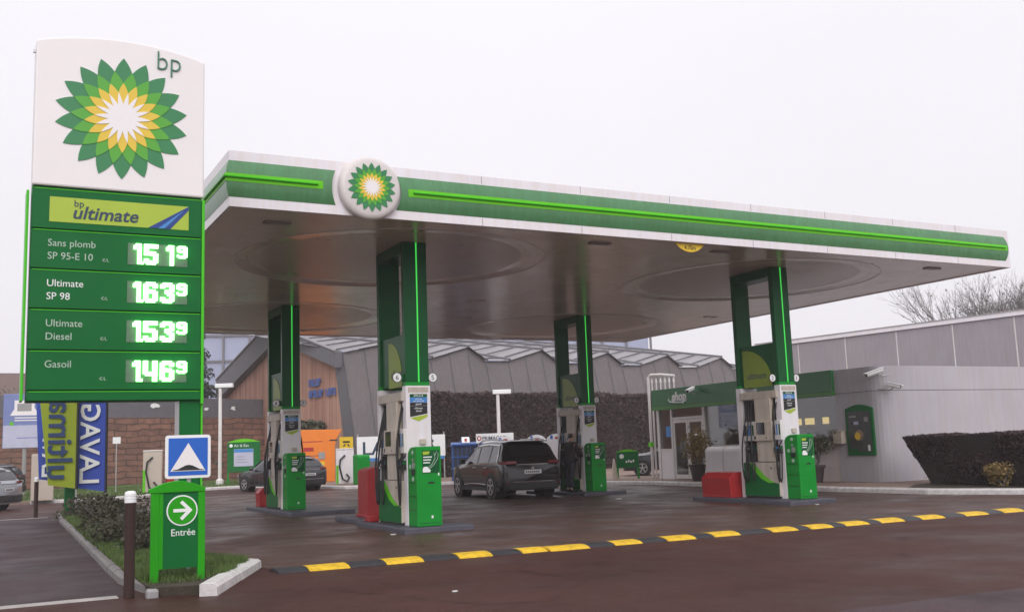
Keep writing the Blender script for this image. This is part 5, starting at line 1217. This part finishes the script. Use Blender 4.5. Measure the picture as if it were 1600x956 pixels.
# ------------------------------------------------------------------ cars
def car(name, label, loc, rz, paint, ky=1., kz=1., suv=True, group=None, plate=True):
    t = thing(name, label, 'car', loc, rz, group)
    YS = [0, .03, .10, .20, .32, .42, .7, 1.1, 1.6, 2.1, 2.45, 2.75, 3.05, 3.35, 3.55, 4.0, 4.35, 4.56, 4.64]
    TP = [.93, 1.02, 1.16, 1.34, 1.54, 1.60, 1.645, 1.66, 1.665, 1.65, 1.61, 1.54, 1.36, 1.16, 1.10, 1.04, .95, .82, .62] if suv else [.90, .98, 1.10, 1.26, 1.42, 1.50, 1.58, 1.63, 1.65, 1.64, 1.59, 1.50, 1.32, 1.10, 1.05, .99, .90, .78, .60]
    HW = [.78, .86, .90, .915, .92, .92, .92, .92, .92, .92, .92, .92, .92, .92, .915, .90, .86, .76, .62]
    RW = [.74, .80, .78, .74, .70, .69, .68, .68, .69, .69, .68, .67, .70, .80, .80, .78, .74, .66, .55]
    ip = lambda A, y: float(np.interp(y, YS, A))
    def sec(y):
        w, rw, tp = ip(HW, y), ip(RW, y), ip(TP, y); belt = min(ip([.93, .98, 1.0, 1.0, 1.0, 1.0, 1.0, .99, .98, .97, .965, .96, .955, .95, .94, .92, .88, .78, .6], y), tp-.03)
        return [(w*.90, .24), (w*.985, .36), (w, .58), (w*1.0, .80), (w*.985, belt), (rw+.03, max(belt+.004, tp-.10)), (rw*.93, tp-.03), (rw*.6, tp), (0, tp+.012)]
    b = MB(); n = 9
    ys = sorted(set(YS+[.05, .9, 1.35, 1.85, 2.9, 3.2, 3.8]))
    for y in ys:
        s = sec(y); row = s+[(-x, z) for x, z in s[:-1][::-1]]
        for x, z in row: b.v.append((x, y*ky, z*kz))
    m_ = 17
    for k in range(len(ys)-1):
        for j in range(m_-1): i = k*m_+j; b.f.append((i, i+1, i+m_+1, i+m_)); b.m.append(0)
        b.f.append((k*m_+m_-1, k*m_, (k+1)*m_, (k+1)*m_+m_-1)); b.m.append(0)
    b.f.append(tuple(range(m_))); b.m.append(0); e = (len(ys)-1)*m_; b.f.append(tuple(range(e, e+m_))); b.m.append(0)
    body = b.build('body', paint, t, smooth=True)
    es = body.modifiers.new('edges', 'EDGE_SPLIT'); es.split_angle = math.radians(38)
    def surf(y, s, off=.012):
        S_ = sec(y); (x0, z0), (x1, z1) = S_[4], S_[5]; return (x0+(x1-x0)*s+off, y*ky, (z0+(z1-z0)*s)*kz)
    for sd in (-1, 1):
        for (a0, a1, c0, c1) in ((.50, 1.08, .58, 1.08), (1.16, 2.0, 1.16, 2.0), (2.08, 3.12, 2.08, 2.78)):
            q = MB(); N = 7
            for k in range(N+1):
                yb = a0+(a1-a0)*k/N; yt = c0+(c1-c0)*k/N
                p0 = surf(yb, .08); p1 = surf(yt, .92)
                q.v += [(sd*p0[0],)+p0[1:], (sd*p1[0],)+p1[1:]]
            for k in range(N): q.f.append((2*k, 2*k+2, 2*k+3, 2*k+1)); q.m.append(0)
            q.build('side_window', 'car_glass', t)
        if suv:
            q = MB(); q.tube([(sd*(surf(y, s_, .016)[0]),)+surf(y, s_, .016)[1:] for y, s_ in ((3.1, .04), (2.4, .03), (1.6, .03), (.8, .03), (.48, .04), (.52, .5), (.60, .97), (1.4, .99), (2.3, .99), (2.75, .97))], .016, 5); q.build('window_trim', 'chrome', t)
            q = MB(); q.tube([(sd*.62, .55*ky, 1.66*kz), (sd*.63, 1.0*ky, 1.70*kz), (sd*.63, 2.2*ky, 1.69*kz), (sd*.62, 2.6*ky, 1.61*kz)], .022, 6); q.build('roof_rail', 'steel', t)
            q = MB(); q.tube([(sd*.93, 1.35*ky, .40), (sd*.935, 1.9*ky, .42), (sd*.935, 2.6*ky, .42), (sd*.93, 3.15*ky, .38)], .022, 5); q.build('sill_trim', 'chrome', t)
        MB().box(*sorted((sd*.90, sd*.926)), .3*ky, 3.9*ky, .225, .33).build('side_sill', 'plastic_dark', t)
        for y in (1.25, 2.15): MB().box(*sorted((sd*.922, sd*.95)), y*ky, (y+.22)*ky, .88*kz, .915*kz).build('door_handle', 'steel' if suv else paint, t, bevel=.008)
        MB().box(*sorted((sd*.93, sd*1.10)), 2.98*ky, 3.12*ky, 1.0*kz, 1.16*kz).build('mirror', 'black' if suv else paint, t, bevel=.04)
        # rear lamp wraps the corner
        lm = MB(); lm.prism([(sd*.50, -.012), (sd*.80, .012), (sd*.90, .10), (sd*.925, .34), (sd*.90, .36), (sd*.84, .12), (sd*.78, .05), (sd*.5, .03)], 'z', .985*kz, 1.065*kz); lm.build('rear_light', 'red_light', t)
        MB().box(*sorted((sd*.58, sd*.80)), -.03, .02, .42, .47).build('reflector', 'red_light', t)
        for y in (.94, 3.76):
            yw = y*ky; R_ = .345 if suv else .31
            q = MB(); q.lathe([(R_+.07, sd*.60), (R_+.07, sd*.926), (R_+.05, sd*.932)], (0, yw, R_), 26, axis='x'); q.build('wheel_arch', 'plastic_dark', t)
            q = MB(); q.lathe([(R_-.03, sd*.70), (R_, sd*.72), (R_, sd*.925), (R_-.02, sd*.945), (R_*.70, sd*.948)], (0, yw, R_), 26, axis='x'); wh = q.build('wheel', 'tyre', t)
            q = MB(); q.lathe([(R_*.69, sd*.9485), (R_*.66, sd*.951), (R_*.60, sd*.949)], (0, yw, R_), 26, axis='x', cap=False); q.lathe([(.06, sd*.9486), (.05, sd*.957)], (0, yw, R_), 12, axis='x')
            for k in range(5):
                a = 2*PI*k/5+.3; ca, sa = math.cos(a), math.sin(a); pr2 = [(r_*ca-w_*sa, r_*sa+w_*ca) for r_, w_ in ((.06, .022), (R_*.62, .03), (R_*.62, -.03), (.06, -.022))]
                q.prism([(yw+p, R_+z) for p, z in pr2], 'x', sd*.9483, sd*.9545)
            q.build('rim', 'steel', wh)
    q = MB()
    for (y, w) in ((.105, .66), (.20, .64), (.31, .58)): q.v += [(-w, (y-.022)*ky, (ip(TP, y)+.012)*kz), (w, (y-.022)*ky, (ip(TP, y)+.012)*kz)]
    q.f += [(0, 1, 3, 2), (2, 3, 5, 4)]; q.m += [0, 0]; q.build('rear_window', 'car_glass', t)
    q = MB()
    for (y, w) in ((2.80, .62), (3.05, .66), (3.30, .72)): q.v += [(-w, (y+.015)*ky, (ip(TP, y)+.028)*kz), (w, (y+.015)*ky, (ip(TP, y)+.028)*kz)]
    q.f += [(0, 1, 3, 2), (2, 3, 5, 4)]; q.m += [0, 0]; q.build('windscreen', 'car_glass', t)
    MB().box(-.60, .60, .22*ky, .48*ky, 1.60*kz, 1.635*kz).build('roof_spoiler', paint, t, bevel=.012)
    MB().box(-.76, .76, -.05, .10, .26, .50).build('rear_bumper', 'plastic_dark', t, bevel=.03)
    MB().box(-.62, .62, -.058, -.0505, .47, .485).build('bumper_trim', 'chrome', t)
    if plate:
        pl_ = MB().box(-.26, .26, -.03, -.012, .70*kz, .81*kz).build('number_plate', 'white_plain', t)
        for k in range(7): MB().box(-.22+.064*k, -.18+.064*k, -.034, -.0305, .72*kz, .785*kz).build('plate_mark', 'black', pl_)
        MB().box(-.50, .50, -.010, .0, .955*kz, .975*kz).build('tailgate_trim', 'chrome', t)
        q = MB(); q.prism([(0, .90*kz), (.05, .87*kz), (.03, .80*kz+.02), (-.03, .80*kz+.02), (-.05, .87*kz)], 'y', -.02, -.005); q.build('badge', 'chrome', t) if suv else None
    for sd in (-1, 1): MB().box(*sorted((sd*.50, sd*.78)), 4.44*ky, 4.60*ky, .68*kz, .80*kz).build('headlight', 'steel', t, bevel=.02)
    return t
car('parked_suv', 'dark family car with silver roof rails stopped at the back pump', (14.22, 25.8, .004), math.radians(-5), 'suv_paint')
car('parked_car', 'dark grey car parked behind the back pump near the orange kiosk', (12.55, 42.0, .004), math.radians(20), 'car_grey', .92, .885, False)
car('parked_car', 'silver hatchback cut off by the left edge of the picture', (1.12, 37.9, .002), math.radians(58), 'car_silver', .9, .89, False)
car('parked_car', 'grey car parked left of the shop behind the white vent pipes', (28.4, 34.6, .113), math.radians(55), 'car_grey', .92, .9, False)
car('parked_car', 'dark car in the mist behind the silver hatchback', (1.9, 48.6, .13), math.radians(75), 'black', .9, .89, False)

# ------------------------------------------------------------------ person filling the car
def skin(name, joints, bones, material, parent, sub=2):
    me = bpy.data.meshes.new(name); me.from_pydata([j[0] for j in joints], bones, []); ob = bpy.data.objects.new(name, me); COL.objects.link(ob)
    md = ob.modifiers.new('skin', 'SKIN'); md.use_smooth_shade = True
    for k, j in enumerate(joints): me.skin_vertices[0].data[k].radius = (j[1], j[2] if len(j) > 2 else j[1]); me.skin_vertices[0].data[k].use_root = (k == 0)
    sb = ob.modifiers.new('subsurf', 'SUBSURF'); sb.levels = sub; sb.render_levels = sub
    dg = bpy.context.evaluated_depsgraph_get(); me2 = bpy.data.meshes.new_from_object(ob.evaluated_get(dg)); me2.name = name
    bpy.data.objects.remove(ob); me2.materials.clear(); me2.materials.append(M[material]); o = bpy.data.objects.new(name, me2); COL.objects.link(o)
    if parent: o.parent = parent
    return o
# faces local -y... local +x is the way the person faces (towards the pump)
J = [((0, 0, .95), .09, .10), ((.02, 0, 1.15), .09, .10), ((.05, 0, 1.36), .09, .13), ((.08, 0, 1.47), .06), ((.10, 0, 1.53), .055), ((.13, 0, 1.60), .085), ((.14, 0, 1.67), .09), ((.13, 0, 1.735), .06)]
Bn = [(0, 1), (1, 2), (2, 3), (3, 4), (4, 5), (5, 6), (6, 7)]
def chain(start, pts):
    p = start
    for q in pts: J.append(q); Bn.append((p, len(J)-1)); p = len(J)-1
    return p
HJ = {}
for sd in (-1, 1):
    chain(0, [((0, sd*.10, .88), .095), ((.04 if sd > 0 else -.06, sd*.12, .50), .065), ((.0 if sd > 0 else -.14, sd*.13, .10), .03), ((.06 if sd > 0 else -.06, sd*.14, .05), .022), ((.12 if sd > 0 else .0, sd*.14, .045), .018)])
    el = ((.10, sd*.26, 1.10), .048); wr = ((.34, sd*.20, 1.04 if sd > 0 else 1.12), .032); pm = ((.42, sd*.19, 1.04 if sd > 0 else 1.13), .036)
    k = chain(2, [((.04, sd*.20, 1.39), .065), el, wr, pm])
    for f_ in range(4):
        o_ = (f_-1.5)*.02; ln = (.032, .038, .035, .026)[f_]
        chain(k, [((pm[0][0]+.045, pm[0][1]+o_*.5, pm[0][2]+o_), .010), ((pm[0][0]+.05+ln, pm[0][1]-sd*.015+o_*.3, pm[0][2]+o_), .009), ((pm[0][0]+.055+ln, pm[0][1]-sd*.045, pm[0][2]+o_), .008)])
    chain(k, [((pm[0][0]+.005, pm[0][1]-sd*.035, pm[0][2]+.03), .011), ((pm[0][0]+.035, pm[0][1]-sd*.05, pm[0][2]+.04), .009)])
per = thing('person', 'person in dark jacket and jeans standing at the pump beside the dark car', 'person', (15.62, 26.05, .10), math.radians(18))
bd = skin('figure', J, Bn, 'skin', per)
nzb = MB(); nzb.prism([(.21, 1.60), (.245, 1.615), (.215, 1.655)], 'y', -.014, .014); nzb.build('nose', 'skin', bd, smooth=True)
for sd in (-1, 1):
    q = MB(); q.lathe([(.011, 0), (.011, .006)], (.212, sd*.034, 1.665), 8, axis='x'); q.build('eye', 'black', bd)
    q = MB(); q.lathe([(.02, 0), (.03, .012), (.012, .02)], (.13, sd*.085+(.02 if sd > 0 else 0), 1.645), 8, axis='y'); q.build('ear', 'skin', bd)
MB().box(.203, .210, -.024, .024, 1.565, 1.573).build('mouth', 'coat_dark', bd)
JJ = [((0, 0, .78), .17, .20), ((.0, 0, .92), .165, .195), ((.01, 0, 1.10), .15, .185), ((.04, 0, 1.33), .14, .20), ((.07, 0, 1.45), .085), ((.085, 0, 1.50), .075)]; BB = [(0, 1), (1, 2), (2, 3), (3, 4), (4, 5)]
for sd in (-1, 1):
    p = 3
    for q in (((.04, sd*.21, 1.38), .085), ((.10, sd*.27, 1.10), .066), ((.31, sd*.205, 1.045 if sd > 0 else 1.115), .048)): JJ.append(q); BB.append((p, len(JJ)-1)); p = len(JJ)-1
skin('jacket', JJ, BB, 'coat_dark', per)
JJ = [((0, 0, .93), .145, .165), ((0, .10, .86), .11), ((.04, .12, .50), .08), ((.0, .13, .12), .065), ((0, -.10, .86), .11), ((-.06, -.12, .50), .08), ((-.14, -.13, .12), .065)]; BB = [(0, 1), (1, 2), (2, 3), (0, 4), (4, 5), (5, 6)]
skin('trousers', JJ, BB, 'jeans', per)
for sd in (-1, 1):
    x = .04 if sd > 0 else -.10; skin('shoe', [((x-.03, sd*.135, .05), .052), ((x+.08, sd*.14, .045), .048), ((x+.17, sd*.14, .035), .035)], [(0, 1), (1, 2)], 'black', per, 1)
skin('hair', [((.10, 0, 1.70), .098), ((.07, 0, 1.64), .088), ((.05, 0, 1.57), .07)], [(0, 1), (1, 2)], 'hair', per)
tag(MB().box(-.11, .11, -.07, .07, 0, .26).build('small_bag', 'cream', None, (15.86, 25.72, .62), bevel=.03), 'pale bag hanging at the pump beside the person', 'bag') if False else None

# litter and small stones on the forecourt
for (x, y, s, lab) in ((6.55, 17.0, .05, 'scrap of white paper near the island corner'), (16.0, 16.5, .05, 'pale pebble before the dark island'), (15.2, 22.9, .09, 'pale scrap on the forecourt right of the parked car'), (4.35, 9.6, .03, 'tiny pale scrap on the road')):
    q = MB(); q.prism([(s, 0), (.3*s, .7*s), (-s, .4*s), (-.7*s, -.6*s), (.4*s, -.5*s)], 'z', 0, .012); tag(q.build('litter', 'white_paint', None, (x, y, .006)), lab, 'litter')

# ------------------------------------------------------------------ mist
hz = MB().box(-230, 230, -60, 330, -1.2, 20.5).build('haze', 'black'); hz['kind'] = 'stuff'; hz.display_type = 'WIRE'
hm = bpy.data.materials.new('haze'); hm.use_nodes = True; t = hm.node_tree; t.nodes.clear(); o = t.nodes.new('ShaderNodeOutputMaterial'); v = t.nodes.new('ShaderNodeVolumePrincipled')
v.inputs['Color'].default_value = (.93, .92, .94, 1); v.inputs['Density'].default_value = .0010; v.inputs['Anisotropy'].default_value = .1
t.links.new(v.outputs[0], o.inputs['Volume']); hz.data.materials.clear(); hz.data.materials.append(hm)
